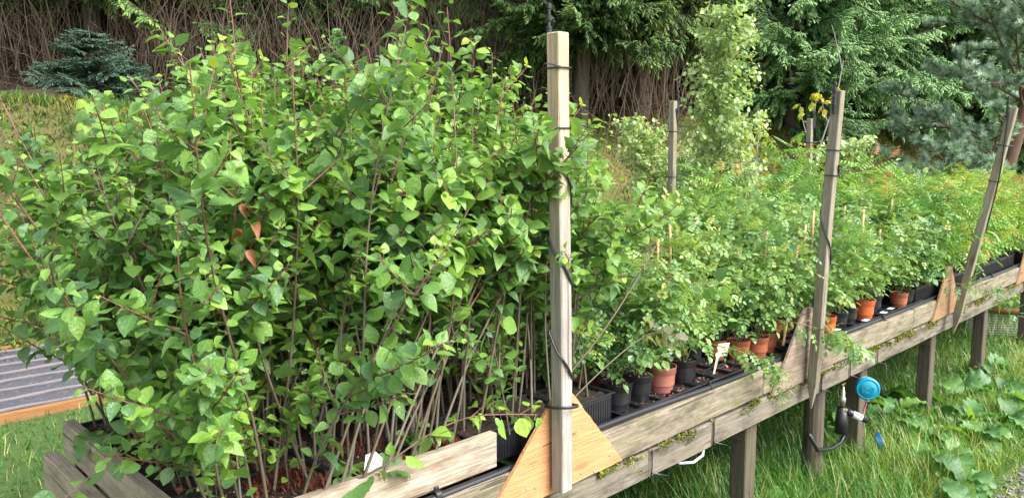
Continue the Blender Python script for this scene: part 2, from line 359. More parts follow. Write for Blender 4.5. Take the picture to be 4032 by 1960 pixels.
# ---------------- leaf templates ----------------
def leaf_tpl(wid=.36, fold=.12, droop=.18, point=1., rows=(0., .14, .34, .56, .78, 1.)):
    ws = {0.: 0., .14: .62, .34: .98, .56: .96, .78: .60, 1.: 0.}
    V = []; C = []
    for y in rows:
        h = ws[y]*wid; z = -droop*y*y
        if h == 0: V.append((0, y, z)); C.append((0, y, 0)); continue
        for sx in (-1, 0, 1): V.append((sx*h, y, z+(fold*h/wid*.36/.36 if sx else 0))); C.append((sx*h/wid*.36, y, 0))
    T = []
    T += [(0, 2, 1), (0, 3, 2)]
    k = 1
    for r in range(3):
        a = k+3*r
        T += [(a, a+1, a+4), (a, a+4, a+3), (a+1, a+2, a+5), (a+1, a+5, a+4)]
    e = k+12; a = k+9; T += [(a, a+1, e), (a+1, a+2, e)]
    return np.array(V, float), np.array(T), np.array(C, float)
def combine(parts):
    """parts: list of (tpl, pos, M, scale)"""
    V = []; T = []; C = []; n = 0
    for (v, t_, c_), p, Mx, sc in parts:
        V.append((v*sc)@np.array(Mx).T+np.array(p)); T.append(t_+n); C.append(c_); n += len(v)
    return np.concatenate(V), np.concatenate(T), np.concatenate(C)
L_cherry = [leaf_tpl(.37, .10, .15), leaf_tpl(.42, .16, .30), leaf_tpl(.34, .20, .5), leaf_tpl(.44, .04, .06), leaf_tpl(.36, -.10, -.12)]
_small = (np.array([(0, 0, 0), (-.3, .35, .06), (0, .45, -.03), (.3, .35, .06), (-.2, .75, .0), (.2, .75, .0), (0, 1, -.14)], float),
          np.array([(0, 2, 1), (0, 3, 2), (1, 2, 4), (2, 3, 5), (2, 5, 4), (4, 5, 6)]), np.array([(0, 0, 0), (-.3, .35, 0), (0, .45, 0), (.3, .35, 0), (-.2, .75, 0), (.2, .75, 0), (0, 1, 0)], float))
_rach = (np.array([(-.012, 0, 0), (.012, 0, 0), (0, 1, -.12), (0, 0, -.02)], float), np.array([(0, 1, 2), (1, 3, 2), (3, 0, 2)]), np.array([(.2, 0, 0)]*4, float))
_small2 = (_small[0]*np.array([1.1, 1, 1]), _small[1], _small[2])
def pinnate(n, ll, lw, first, droop, ang=70):
    parts = [(_rach, (0, 0, 0), np.eye(3), 1.)]
    for i in range(n):
        y = first+(1-first)*i/(n-.2); z = -.12*y*y
        for sx in (-1, 1):
            a = R(ang)*sx; d = np.array([math.sin(a), math.cos(a), -droop]); Mx = frames(d, np.array([0, 0, 1.]))
            parts.append(((_small[0]*np.array([lw, 1, 1]), _small[1], _small[2]), (0, y, z), Mx, ll*(1-.35*abs(i/(n-1)-.35))))
    parts.append(((_small[0]*np.array([lw, 1, 1]), _small[1], _small[2]), (0, 1, -.12), frames(np.array([0, 1., -.3]), np.array([0, 0, 1.])), ll))
    return combine(parts)
L_rose = [pinnate(3, .42, 1.2, .3, .05), pinnate(2, .46, 1.25, .4, .15), pinnate(2, .5, 1.1, .45, .1)]
L_rowan = [pinnate(6, .30, .52, .2, .15, 66), pinnate(6, .28, .56, .22, .35, 70), pinnate(5, .32, .55, .25, .5, 62)]
def palm5():
    parts = []
    for a in (-60, -30, 0, 30, 60):
        d = np.array([math.sin(R(a)), math.cos(R(a)), -.9]); parts.append(((_small[0]*np.array([.7, 1, 1]), _small[1], _small[2]), (0, 0, 0), frames(d, np.array([0, 0, 1.])), 1.-abs(a)/160))
    return combine(parts)
L_yellow = [palm5()]
L_round = [(_small[0]*np.array([1.25, 1, 1]), _small[1], _small[2])]

def path(p0, d0, L, n, wander=.15, grav=0., r=rng):
    P = [np.array(p0, float)]; d = norm(np.array(d0, float)); st = L/n; dr = r.normal(0, wander, 3)
    for i in range(n):
        dr = .75*dr+r.normal(0, wander, 3)*.6
        d = norm(d+dr*st*3+np.array([0, 0, grav*st])); P.append(P[-1]+d*st)
    return np.array(P)
def interp(P, t):
    x = t*(len(P)-1); i = np.minimum(x.astype(int), len(P)-2); f = (x-i)[:, None]
    return P[i]*(1-f)+P[i+1]*f, norm(P[i+1]-P[i])
def put_leaves(g, tpls, P, t0, t1, n, size, tint, r, petiole=.015, up=.25, gstem=None, tipshrink=.5, phyl=2.4, spreadt=.12, droop=.3):
    """leaves spiral round the path P between t0 and t1"""
    if n < 1: return
    t = np.linspace(t0, t1, n)+r.uniform(-.3, .3, n)/max(n, 1)*(t1-t0); t = np.clip(t, 0, 1)
    B, D = interp(P, t)
    th = np.arange(n)*phyl+r.uniform(0, 6)+r.normal(0, .35, n)
    ref = np.where(np.abs(D[:, 2:3]) > .8, np.array([[1., 0, 0]]), np.array([[0, 0, 1.]]))
    a = norm(np.cross(D, ref)); b_ = np.cross(D, a)
    out = a*np.cos(th)[:, None]+b_*np.sin(th)[:, None]
    dd = norm(out+D*r.uniform(.1, .7, n)[:, None]+np.array([0, 0, 1.])*r.normal(up-.15, .3, n)[:, None])
    base = B+dd*petiole*r.uniform(.6, 1.3, n)[:, None]
    ld = norm(dd+np.array([0, 0, -1.])*r.uniform(-.1, 1., n)[:, None]*droop*1.6)
    nn = norm(np.array([0, 0, 1.])+r.normal(0, .38, (n, 3)))
    M = frames(ld, nn)
    sc = size*r.uniform(.5, 1.28, n)*(1-tipshrink*np.clip((t-.75)/.25, 0, 1)*(1 if t1 > .95 else 0))
    ti = np.clip(tint+spreadt*np.clip(r.normal(0, 1, n), -2, 1.7), 0, .9)+.22*np.clip((t-.8)/.2, 0, 1)*(1 if t1 > .95 else 0); ti = np.clip(ti, 0, .97)
    k = r.integers(0, len(tpls), n)
    for q in range(len(tpls)):
        s_ = k == q; g.inst(tpls[q], base[s_], M[s_], sc[s_], ti[s_])
    if gstem is not None:
        for i in range(n): tube(gstem, [B[i], base[i]], [.0011, .0008], 3, .8, cap=False)

# ---------------- cherry saplings ----------------
def make_sapling(H, seed, name='cherry_sapling', low=.22, branches=6, P=None, leafsz=.050, dens=1.7, tint=.49, mat=None, label='', cat='sapling', group=None, rad=.0048, loc=(0, 0, 0), up=.2):
    r = np.random.default_rng(seed)
    root = empty(name, loc, label, cat, group)
    gs, gl = G(), G()
    if P is None: P = path((0, 0, 0), (r.normal(0, .06), r.normal(0, .06), 1), H, 12, .14, .55, r)
    L = np.linalg.norm(np.diff(P, axis=0), axis=1).sum()
    tube(gs, P, np.linspace(rad, .0016, len(P)), 6, np.linspace(.1, .95, len(P)).repeat(6), cap=False)
    n = int(L*(1-low)*42*dens)
    put_leaves(gl, L_cherry, P, low, 1., n, leafsz, tint, r, .016, up, gs, droop=.12, spreadt=.14)
    for k in range(branches):
        t = r.uniform(low+.08, .86); B, D = interp(P, np.array([t])); a = r.uniform(0, 6.28)
        d = norm(np.array([math.cos(a), math.sin(a), r.uniform(.4, 1.2)])); bl = r.uniform(.12, .40)*(1.2-t*.6)
        Q = path(B[0], d, bl, 5, .1, .9, r)
        tube(gs, Q, np.linspace(.003, .0012, 6), 4, np.linspace(.5, 1, 6).repeat(4), cap=False)
        put_leaves(gl, L_cherry, Q, .15, 1., max(5, int(bl*62*dens)), leafsz*.95, tint+.03, r, .013, up, gs, droop=.12, spreadt=.14)
    gs.build('stem', M_stem, root, True, rel=False); gl.build('foliage', mat or M_cherry, root, True, rel=False)
    return root
TRAY = .69
GRP = 'young cherry trees packed in trays on the bench'
LB = 'leafy green cherry sapling inside the dense block of saplings left of the nearest stake'
LF = 'bare-stemmed cherry sapling in the front row of the dense block, behind the bleached board'
LL = 'cherry sapling on the left edge of the dense block, beside the end board'
protos = []
for k in range(12):
    H = [1.05, 1.1, 1.0, 1.15, .95, 1.08, 1.12, 1.02, .9, 1.18, 1.0, 1.06][k]
    protos.append(make_sapling(H, 100+k, low=[.12, .22, .36, .10, .42, .24, .18, .38, .14, .34, .12, .30][k], branches=[8, 6, 7, 8, 5, 7, 9, 6, 8, 7, 9, 6][k], label=LB, group=GRP))
lean = []
used = set(); cnt = 0
def put_sap(s, v, k, label=LB, sc=1., tilt=None, rz=None, group=GRP):
    global cnt
    tilt = tilt or (random.gauss(0, .085), random.gauss(0, .085)); rz = random.uniform(0, 6.28) if rz is None else rz
    l = tuple(W(s, v, TRAY))
    if k not in used:
        o = protos[k]; used.add(k); o.location = l; o.rotation_euler = (tilt[0], tilt[1], rz); o.scale = (sc,)*3; o['label'] = label; o['group'] = group
    else: o = copy_tree(protos[k], l, rz, label, group, sc, tilt)
    cnt += 1; return o
def height_scale(s, v):
    # the block is lower at its left end and front, tallest in the middle
    return .89+.25*math.exp(-((s+.25)/.7)**2)*(0.7+.3*v)
for i in range(16):
    for j in range(13):
        s = -1.10+i*.088+random.uniform(-.02, .02); v = .10+j*.082+random.uniform(-.02, .02)
        lim = -.02+.85*(v/1.05)
        if s > .20 and v < .5: continue
        k = random.choice([2, 4, 7, 9, 11, 2, 4]) if j < 4 and s > -.9 else random.randrange(12)
        if j < 1 and s > -.65 and random.random() < .35: continue
        tilt = None
        f = height_scale(s, v)*random.uniform(.9, 1.08)
        lab = LF if j == 0 else (LL if i == 0 else LB)
        o = put_sap(s, v, k, lab, f)
        if (j == 0 and s < -.35) or i <= 1 or j == 12:
            # edge plants lean outwards a little
            dv = -.10 if j == 0 else (.12 if j == 12 else 0); ds = (-.30 if i == 0 else -.17) if i <= 1 else 0
            ax = U*ds+VV*dv; o.rotation_euler = (random.gauss(-ax[1], .05), random.gauss(ax[0], .035), 0)
for k, (s, v) in enumerate([(.16, .10), (.20, .20), (.27, .11), (.31, .19), (.17, .33), (.24, .40), (.31, .34), (.22, .28), (.34, .42)]):
    put_sap(s, v, [4, 2, 9][k % 3], 'tall thin-stemmed sapling in the deep cell trays just right of the nearest stake', random.uniform(.85, 1.0), group='tall saplings in the deep trays right of the nearest stake')
for i in range(12):                  # the back rows run on past the stake
    for j in range(6):
        s = .28+i*.10; v = .62+j*.082
        if s > .30+(v-.52)*2.1: continue
        put_sap(s+random.uniform(-.02, .02), v, random.randrange(12), LB, random.uniform(.85, 1.))

GSU = 'short leafy saplings at the foot of the cherry block'
short = [make_sapling(.36, 180+k, low=.12, branches=3, leafsz=.044, dens=1.3, tint=.6, label='short bright-leaved sapling low among the bare stems at the foot of the cherry block', group=GSU, rad=.003) for k in range(3)]
for k in range(14):
    s = random.choice([-1.08, -1.02, -1.05, -.95, -.88, -.80, -.5, -.15])+random.uniform(-.03, .03); v = abs(random.gauss(.07, .12))+.07
    if s < -1.: v = random.uniform(.1, 1.05)
    o = short[k] if k < 3 else copy_tree(short[k % 3], (0, 0, 0)); o.location = tuple(W(s, v, TRAY)); f = random.uniform(.6, 1.25); o.scale = (f, f, f); o.rotation_euler = (random.gauss(0, .15), random.gauss(0, .15), random.uniform(0, 6))

# ---------------- rose plants and rowans ----------------
def make_bush(name, seed, tpls, H, nst, mat, leafsz, dens, tint, label, cat, group, spread=.35, grav=-.3, low=.15, smat=None, up=.25, droop=.3, br=3, spreadt=.15):
    r = np.random.default_rng(seed); root = empty(name, (0, 0, 0), label, cat, group); gs, gl = G(), G()
    for k in range(nst):
        a = k*2.4+r.uniform(-.4, .4); d = (math.cos(a)*spread, math.sin(a)*spread, 1)
        h = H*r.uniform(.6, 1.15); P = path((math.cos(a)*.012, math.sin(a)*.012, 0), d, h, 9, .16, grav, r)
        tube(gs, P, np.linspace(.0035, .001, len(P)), 4, np.linspace(0, .8, len(P)).repeat(4), cap=False)
        put_leaves(gl, tpls, P, low, 1., int(h*dens), leafsz, tint, r, .004, up, None, .35, spreadt=spreadt, droop=droop)
        for q in range(br):
            B, D = interp(P, np.array([r.uniform(low, .85)])); a2 = r.uniform(0, 6.28)
            Q = path(B[0], (math.cos(a2), math.sin(a2), .8), h*r.uniform(.2, .4), 4, .15, grav, r)
            tube(gs, Q, np.linspace(.002, .0008, 5), 3, .5, cap=False)
            put_leaves(gl, tpls, Q, .1, 1., int(h*.3*dens), leafsz*.9, tint+.05, r, .004, up, None, .35, spreadt=spreadt, droop=droop)
    gs.build('stem', M_gstem if smat is None else smat, root, True, rel=False); gl.build('foliage', mat, root, False, rel=False)
    return root
LR = 'pale green young rose among the crowded pots between the nearest and second stakes'
LR2 = 'pale green young rose in the crowded rows past the second stake'
GR = 'young roses in pots on the bench'
roses = [make_bush('rose_bush', 300+k, L_rose, .52+.05*(k % 3), 5, M_rose, .098, 38, .46, LR, 'rose bush', GR, .36, -.55, .26, droop=.25) for k in range(7)]
LW = 'young rowan with feathery bright green leaves standing behind the roses past the second stake'
LW2 = 'young rowan with yellowing feathery leaves in the crowd beyond the third stake'
GW = 'young rowans on the far part of the bench'
rowans = [make_bush('rowan_sapling', 400+k, L_rowan, .72+.06*(k % 3), 2, M_rowan, .20, 22, .45, LW, 'sapling', GW, .12, .1, .22, br=2, up=.45, droop=.45) for k in range(6)]
rowans_far = [make_bush('rowan_sapling', 450+k, L_rowan, .66+.06*(k % 3), 3, M_rowan, .17, 26, .74, LW2, 'sapling', GW, .14, .1, .15, br=2, up=.45, droop=.45, spreadt=.18) for k in range(4)]
useb = set()
def put_bush(lst, i, loc, label, group, sc=1., tilt=(0, 0)):
    key = (id(lst), i); rz = random.uniform(0, 6.28)
    if key not in useb:
        useb.add(key); o = lst[i]; o.location = tuple(loc); o.rotation_euler = (tilt[0], tilt[1], rz); o.scale = (sc,)*3; o['label'] = label; o['group'] = group; return o
    return copy_tree(lst[i], loc, rz, label, group, sc, tilt)
for i in range(27):
    for j in range(8):
        s = .30+i*.133; v = .10+j*.135
        if s < .30+(v-.50)*2.1: continue
        if j == 0 and s < 3.4: continue
        if s > 2.2 and v > .62+.1*math.sin(s*3)+max(0, (3.0-s)*.3): continue
        s += random.uniform(-.03, .03); v += random.uniform(-.03, .03)
        put_bush(roses, random.randrange(7), W(s, v, .70), LR if s < 1.85 else LR2, GR, random.uniform(.62, 1.08)*(1.1 if v > .6 else 1.)*(.9 if s < 2 else 1.)*(.85 if j < 2 and s < 1.6 else 1.), (random.gauss(0, .08), random.gauss(0, .08)))
for i in range(44):
    for j in range(8):
        s = 2.25+i*.16; v = .12+j*.145
        if s < 3.6 and v < .62+max(0, (3.0-s)*.3): continue
        if s < 3.85: 
            if v < .5: continue
        s += random.uniform(-.04, .04); v += random.uniform(-.04, .04)
        far = s > 4.35
        o = put_bush(rowans_far if far else rowans, random.randrange(4 if far else 6), W(s, v, .70), LW2 if far else LW, GW, random.uniform(.8, 1.12)*(.82 if s < 3.4 else 1.)*(.95 if s > 4.3 else 1.), (random.gauss(0, .07), random.gauss(0, .07)))

# ---------------- the bench ----------------
bench = empty('timber_bench', W(-1.17, 0, -.24), 'long weathered timber bench on square legs carrying all the trays and pots', 'bench')
S1 = 9.2
g = G(); bsv(g, -1.17, -.255, .045, .078, .612, .725, .003, warp=.0012); g.build('raised_front_board', M_woodw, bench)['label'] = 'bleached front board, sawn off short of the nearest stake'
g = G(); x = -1.17
for e in (1.42, 3.42, 6.1, S1): bsv(g, x, e-.003, 0, .042, .478, .602, .004, warp=.002); x = e
g.build('front_board', M_wood, bench)
g = G(); x = -1.15
for e in (.52, .98, 2.05, 2.42, 2.82, 4.25, 6., S1): bsv(g, x, e-.004, .004, .048, .352, .462, .004, warp=.0015); x = e
g.build('front_beam', M_woodg, bench)
g = G()                                    # sandwiched slats between board and beam, their ends show
x = -1.1
while x < S1-.1:
    L_ = random.uniform(.08, .13); bsv(g, x, x+L_, .012+random.uniform(0, .012), 1.14, .464, .476, .002, grain=1); x += L_+random.uniform(.01, .05)
g.build('deck_slats', M_leg, bench)
g = G(); bsv(g, -1.212, -1.172, .0, 1.13, .612, .725, .004, grain=1, warp=.001); g.build('end_board', M_end, bench)
g = G(); bsv(g, -1.262, -1.215, -.02, 1.19, .485, .610, .004, grain=1, warp=.001); g.build('outer_end_board', M_end, bench)
g = G(); bsv(g, -1.17, S1, 1.145, 1.185, .478, .602, .004, warp=.002); bsv(g, -1.17, S1, 1.14, 1.184, .352, .462, .004, warp=.002); g.build('back_board', M_wood, bench)
for s in (-1.0, .25, 1.43, 2.79, 4.05, 5.38, 6.95, 8.4):
    h = .24
    for v in (.055, 1.04):
        g = G(); bsv(g, s-.05, s+.05, v, v+.085, -.34, .45 if v > .5 else .4, .006, grain=2, warp=.001); g.build('leg', M_leg, bench)
    g = G(); bsv(g, s-.052, s-.008-.04+.001, .06, 1.1, .245, .345, .003, grain=1); g.build('cross_beam', M_leg, bench)
g = G(); tube(g, [W(2.26, .12, -.34), W(2.24, .11, .45)], [.058, .052], 14); g.build('round_prop', M_leg, bench)

# moss, litter, soil
g = G(); tpl = (np.array([(0, 0, 1.), (.5, 0, 0), (-.25, .43, 0), (-.25, -.43, 0), (0, 0, -.6)]), np.array([(0, 1, 2), (0, 2, 3), (0, 3, 1), (4, 2, 1), (4, 3, 2), (4, 1, 3)]), np.zeros((5, 3)))
n = 16000; s = rng.uniform(.2, 6.5, n); w1 = .5+.5*np.sin(s*3.1+1)*np.sin(s*7.3); w1 = w1*(.5+.5*np.sin(s*23.)*np.sin(s*11.+2)); keep = rng.random(n) < w1**1.6*1.3*(1+1.5*(np.abs(s-2.6) < .6)); s = s[keep]; n = len(s)
P = np.array([W(a, -.004+rng.normal(0, .006),   .468+rng.normal(0, .007)-abs(rng.normal(0, .010))*(1+math.sin(a*17))) for a in s])
g.inst(tpl, P, frames(rng.normal(0, 1, (n, 3)), rng.normal(0, 1, (n, 3))), rng.uniform(.003, .012, n), rng.random(n))
tag(g.build('moss', M_moss), 'yellow-green moss filling the gap between front board and beam', 'moss', kind='stuff')
def blades_tpl(seg=3):
    V = []; T = []; n = seg+1
    for i in range(seg): y = i/seg; V += [(-.5*(1-y*.7), y, -.35*y*y), (.5*(1-y*.7), y, -.35*y*y)]
    V.append((0, 1, -.35))
    for i in range(seg-1): a = 2*i; T += [(a, a+1, a+3), (a, a+3, a+2)]
    T.append((2*seg-2, 2*seg-1, 2*seg)); V = np.array(V, float); return V, np.array(T), V.copy()
BL = blades_tpl()
def blade_field(name, mat, x, y, z, h, wdt, tint, lean=.5):
    n = len(x); a = rng.uniform(0, 6.28, n); l = np.abs(rng.normal(0, lean, n))
    D = np.stack([np.cos(a)*l, np.sin(a)*l, np.ones(n)], -1); g = G()
    Nn = np.stack([-np.cos(a)*1., -np.sin(a)*1., l+.05], -1)+rng.normal(0, .25, (n, 3))
    g.inst(BL, np.stack([x, y, z], -1), frames(D, Nn), np.stack([wdt, h, h], -1), tint)
    return g.build(name, mat)
P = []
for (s0, v0, r0, k) in [(-.89, .25, .10, 500), (-.37, .14, .10, 600), (-.78, .12, .10, 600), (-1.04, .88, .10, 350), (-1.05, .66, .08, 250), (-.6, .32, .10, 300), (-.5, .55, .12, 200), (-.95, .45, .09, 250)]:
    for _ in range(k):
        a = random.uniform(0, 6.28); q = r0*math.sqrt(random.random()); P.append((*W(s0+q*math.cos(a), v0+q*math.sin(a)*.7, TRAY+.012*(1-(q/r0)**2)),))
P = np.array(P); n = len(P)
o = blade_field('red_moss', M_rmoss, P[:, 0], P[:, 1], P[:, 2], rng.uniform(.010, .028, n), rng.uniform(.003, .006, n), rng.random(n), .6)
tag(o, 'rust-red moss growing over the sapling trays', 'moss', kind='stuff')
g = G(); n = 6000; s = np.concatenate([rng.uniform(-1.12, .42, 4500), rng.uniform(.42, 2.2, 1500)]); v = np.concatenate([rng.uniform(.08, 1.1, 4500), rng.uniform(.05, .3, 1500)])
z = np.concatenate([np.full(4500, TRAY+.003), np.full(1500, .613)])
P = np.array([W(a, b, c) for a, b, c in zip(s, v, z)]); q = (np.array([(-.5, -.3, 0), (.5, -.35, .1), (.4, .35, 0), (-.45, .3, .15)]), np.array([(0, 1, 2), (0, 2, 3)]), np.zeros((4, 3)))
ti = rng.random(n)*.85; ti = np.where(rng.random(n) < .12, 1., ti); sz = np.where(ti > .95, rng.uniform(.002, .004, n), rng.uniform(.004, .013, n)); sz = np.where((rng.random(n) < .05) & (ti < .9), .03, sz)
g.inst(q, P, frames(rng.normal(0, 1, (n, 3))*[1, 1, .3], rng.normal(0, .3, (n, 3))+[0, 0, 1]), sz, ti)
tag(g.build('leaf_litter', M_chip), 'dry leaf scraps, bark bits and white perlite grains lying on the tray soil', 'litter', kind='stuff')

# ---------------- trays ----------------
def make_tray(name, label, group, L=.385, Wd=.25, nx_=6, ny_=4, depth=.085, soil=True, lip=.012, ribs=True):
    root = empty(name, (0, 0, 0), label, 'tray', group); g = G(); I = lambda c: (lambda V: V+np.array(c))
    t_ = .004
    for sx in (-1, 1): box(g, (t_, Wd, depth), I((sx*L/2, 0, depth/2)), .001)
    for sy in (-1, 1): box(g, (L-t_, t_, depth), I((0, sy*Wd/2, depth/2)), .001)
    box(g, (L-t_, Wd-t_, .004), I((0, 0, .004)), 0)
    g.add([], np.zeros((0, 3), int))
    for sx in (-1, 1): box(g, (lip, Wd+2*lip, .004), I((sx*(L/2+lip/2), 0, depth)), .001)
    for sy in (-1, 1): box(g, (L, lip, .004), I((0, sy*(Wd/2+lip/2), depth)), .001)
    for i in range(1, nx_): box(g, (.006, Wd-.004, depth*.8), I((-L/2+L*i/nx_, 0, depth*(.49 if soil else .6)-.0005)), .001)
    for i in range(1, ny_): box(g, (L-.004, .006, depth*.8), I((0, -Wd/2+Wd*i/ny_, depth*(.49 if soil else .6)-.002)), .001)
    if ribs:
        for i in range(nx_*4):
            for sy in (-1, 1): box(g, (.004, .004, depth*.8), I((-L/2+L*(i+.5)/(nx_*4), sy*(Wd/2+.003), depth*.45)), .001)
        for i in range(ny_*4):
            for sx in (-1, 1): box(g, (.004, .004, depth*.8), I((sx*(L/2+.003), -Wd/2+Wd*(i+.5)/(ny_*4), depth*.45)), .001)
    g.build('tray_shell', M_black, root, rel=False)
    if soil:
        g = G(); k = 20; X, Y = np.meshgrid(np.linspace(-L/2+.003, L/2-.003, k), np.linspace(-Wd/2+.003, Wd/2-.003, k)); Z = depth-.010+rng.uniform(-.004, .005, X.shape)
        i, j = np.meshgrid(np.arange(k-1), np.arange(k-1)); a = (j*k+i).ravel()
        g.add(np.stack([X, Y, Z], -1).reshape(-1, 3), np.concatenate([np.stack([a, a+1, a+k+1], -1), np.stack([a, a+k+1, a+k], -1)])); g.build('soil', M_soil, root, True, rel=False)
    return root
tg = 'black cell trays of cherry saplings'
tr0 = make_tray('cell_tray', 'black cell tray of cherry saplings in the left block', tg); first = True
TL = {(0, 0): 'black cell tray in the front left corner of the bench, tufted with red moss', (1, 0): 'black cell tray behind the bleached board, white tag stuck in it'}
for i in range(3):
    for j in range(4):
        loc = W(-.965+i*.412, .215+j*.265, TRAY-.077)
        lab = TL.get((i, j), ('black cell tray along the end board, full of sapling stems' if i == 0 else 'black cell tray deep among the cherry stems, middle of the block') if i < 2 else 'black cell tray of cherry stems left behind the nearest stake')
        if first: tr0.location = tuple(loc); tr0.rotation_euler = (0, 0, BROT); tr0['label'] = lab; first = False
        else: copy_tree(tr0, loc, BROT, lab, tg)
deep = make_tray('deep_cell_tray', 'deep ribbed black cell tray just right of the nearest stake', 'deep ribbed black cell trays', .22, .20, 4, 4, .115)
deep.location = tuple(W(.235, .16, .605)); deep.rotation_euler = (0, 0, BROT)
copy_tree(deep, W(-.01, .16, .605), BROT, 'deep ribbed black cell tray behind the foot of the nearest stake')
copy_tree(deep, W(-.246+.02, .19, .604), BROT, 'deep ribbed black cell tray in the gap beside the sawn end of the bleached board')
copy_tree(deep, W(.235, .37, .605), BROT, 'deep black cell tray with tall stems behind the front one right of the nearest stake')
for k, s in enumerate((3.72, 3.96, 4.5, 4.75, 5.0, 5.26, 5.5, 5.75, 6.0, 6.4, 6.65)):
    lab = 'deep ribbed black cell tray just left of the third stake' if k == 0 else ('deep ribbed black cell tray behind the third stake' if k == 1 else 'deep ribbed black cell tray in the row right of the third stake')
    copy_tree(deep, W(s, .155, .605), BROT, lab)
# shallow carrier trays under the pots
car = make_tray('carrier_tray', 'black carrier tray under the three front pots', 'black carrier trays under the pots', .52, .34, 4, 3, .022, soil=False, lip=.014, ribs=False)
car.location = tuple(W(.66, .215, .604)); car.rotation_euler = (0, 0, BROT)
for s, lab in ((1.215, 'empty black carrier tray with bare cells between the black pot and the terracotta row'), (1.77, 'black carrier tray behind the second stake'), (2.32, 'black carrier tray right of the second stake'), (2.87, 'black carrier tray holding the bright orange pot'), (3.42, 'black carrier tray with the last terracotta pot')):
    copy_tree(car, W(s, .215, .604), BROT, lab)

# ---------------- pots ----------------
def make_pot(mat, label, group=None, r0=.058, h=.105):
    root = empty('plant_pot', (0, 0, 0), label, 'pot', group); g = G()
    lathe(g, [(0, 0), (r0*.76, 0), (r0*.78, .004), (r0*.93, h*.72), (r0*.955, h*.73), (r0*1.0, h*.75), (r0*1.02, h*.985), (r0*1.04, h), (r0*1.0, h), (r0*.97, h*.97), (r0*.9, h*.3)], k=28)
    g.build('pot_shell', mat, root, True, rel=False)
    g = G(); k = 18; prof = []
    V = [(0, 0, h*.9)]; T = []
    for i in range(1, 6):
        for j in range(k): V.append((r0*.965*i/5*math.cos(j*6.2832/k), r0*.965*i/5*math.sin(j*6.2832/k), h*.9+rng.uniform(-.004, .005)))
    for j in range(k): T.append((0, 1+j, 1+(j+1) % k))
    for i in range(4):
        for j in range(k): a = 1+i*k+j; b2 = 1+i*k+(j+1) % k; T += [(a, a+k, b2+k), (a, b2+k, b2)]
    g.add(V, T); g.build('soil', M_soil, root, False, rel=False)
    g = G(); n = 46; a = rng.uniform(0, 6.28, n); rr = r0*.9*np.sqrt(rng.random(n)); ti = np.where(rng.random(n) < .35, 1., rng.random(n)*.7)
    g.inst(q, np.stack([rr*np.cos(a), rr*np.sin(a), np.full(n, h*.9+.006)], -1), frames(rng.normal(0, 1, (n, 3)), rng.normal(0, .3, (n, 3))+[0, 0, 1]), np.where(ti > .9, .0035, .009), ti); g.build('perlite', M_chip, root, False, rel=False)
    return root
pm = {'black': make_pot(M_black, 'b', None), 'terra': make_pot(M_terra, 't', None), 'orange': make_pot(M_orange, 'o', None, .06, .12), 'brown': make_pot(M_brown, 'n', None, .062, .11)}
pused = set()
def put_pot(kind, s, v, label, group=None, sc=1., z=.612):
    loc = W(s, v, z); rz = random.uniform(0, 6)
    if kind not in pused: pused.add(kind); o = pm[kind]; o.location = tuple(loc); o.scale = (sc,)*3; o.rotation_euler = (0, 0, rz); o['label'] = label
    else: o = copy_tree(pm[kind], loc, rz, label, None, sc)
    if group: o['group'] = group
    return o
GP = 'plant pots along the front of the bench'
put_pot('black', .46, .125, 'black plastic pot beside the deep ribbed cell tray, first pot right of the nearest stake', GP, 1.08)
put_pot('black', .63, .145, 'black plastic pot between the first black pot and the brownish pink pot', GP, 1.0)
put_pot('brown', .785, .14, 'brownish pink pot standing between two black pots', GP, 1.0)
put_pot('black', .955, .145, 'black plastic pot beside the empty carrier tray', GP, 1.0)
put_pot('terra', 1.40, .25, 'terracotta pot next to the cream plant tag', GP, .95)
put_pot('terra', 1.47, .165, 'middle terracotta pot of the row between cream tag and second stake', GP, .95)
put_pot('terra', 1.585, .13, 'frontmost terracotta pot left of the second stake, half hidden by a rose spray', GP, .98)
put_pot('terra', 1.72, .15, 'terracotta pot directly behind the second stake', GP, .95)
put_pot('orange', 2.27, .085, 'orange terracotta pot just right of the second stake', GP, .92)
put_pot('black', 2.49, .11, 'black plastic pot beside the orange pot right of the second stake', GP, .95)
put_pot('black', 2.68, .13, 'black plastic pot left of the brightest orange pot', GP, .95)
put_pot('orange', 2.84, .10, 'brightest orange pot, midway between the second and third stakes', GP, 1.02)
put_pot('black', 3.13, .16, 'black plastic pot holding two canes right of the brightest orange pot', GP, 1.0)
put_pot('terra', 3.38, .085, 'small terracotta pot near the third stake with one yellow-green plant', GP, .95)
put_pot('black', 3.53, .10, 'black plastic pot right of the small terracotta pot', GP, 1.)
put_pot('brown', .60, .29, 'brownish pot in the second row behind the first black pot', GP, 1.)
put_pot('brown', .42, .36, 'brownish pot in the second row directly behind the deep cell tray', GP, 1.)
put_pot('brown', .80, .31, 'brownish pot in the second row behind the front brownish pink pot', GP, 1.)
for i in range(20):
    for j in range(3):
        s = .98+i*.135; v = .29+j*.135
        if abs(s-1.40) < .1 and j == 0: continue
        put_pot(random.choice(['terra', 'black', 'black', 'terra', 'brown']), s, v, 'plant pot almost hidden under rose foliage in the rows behind the front pots', 'pots hidden under the roses', .93)
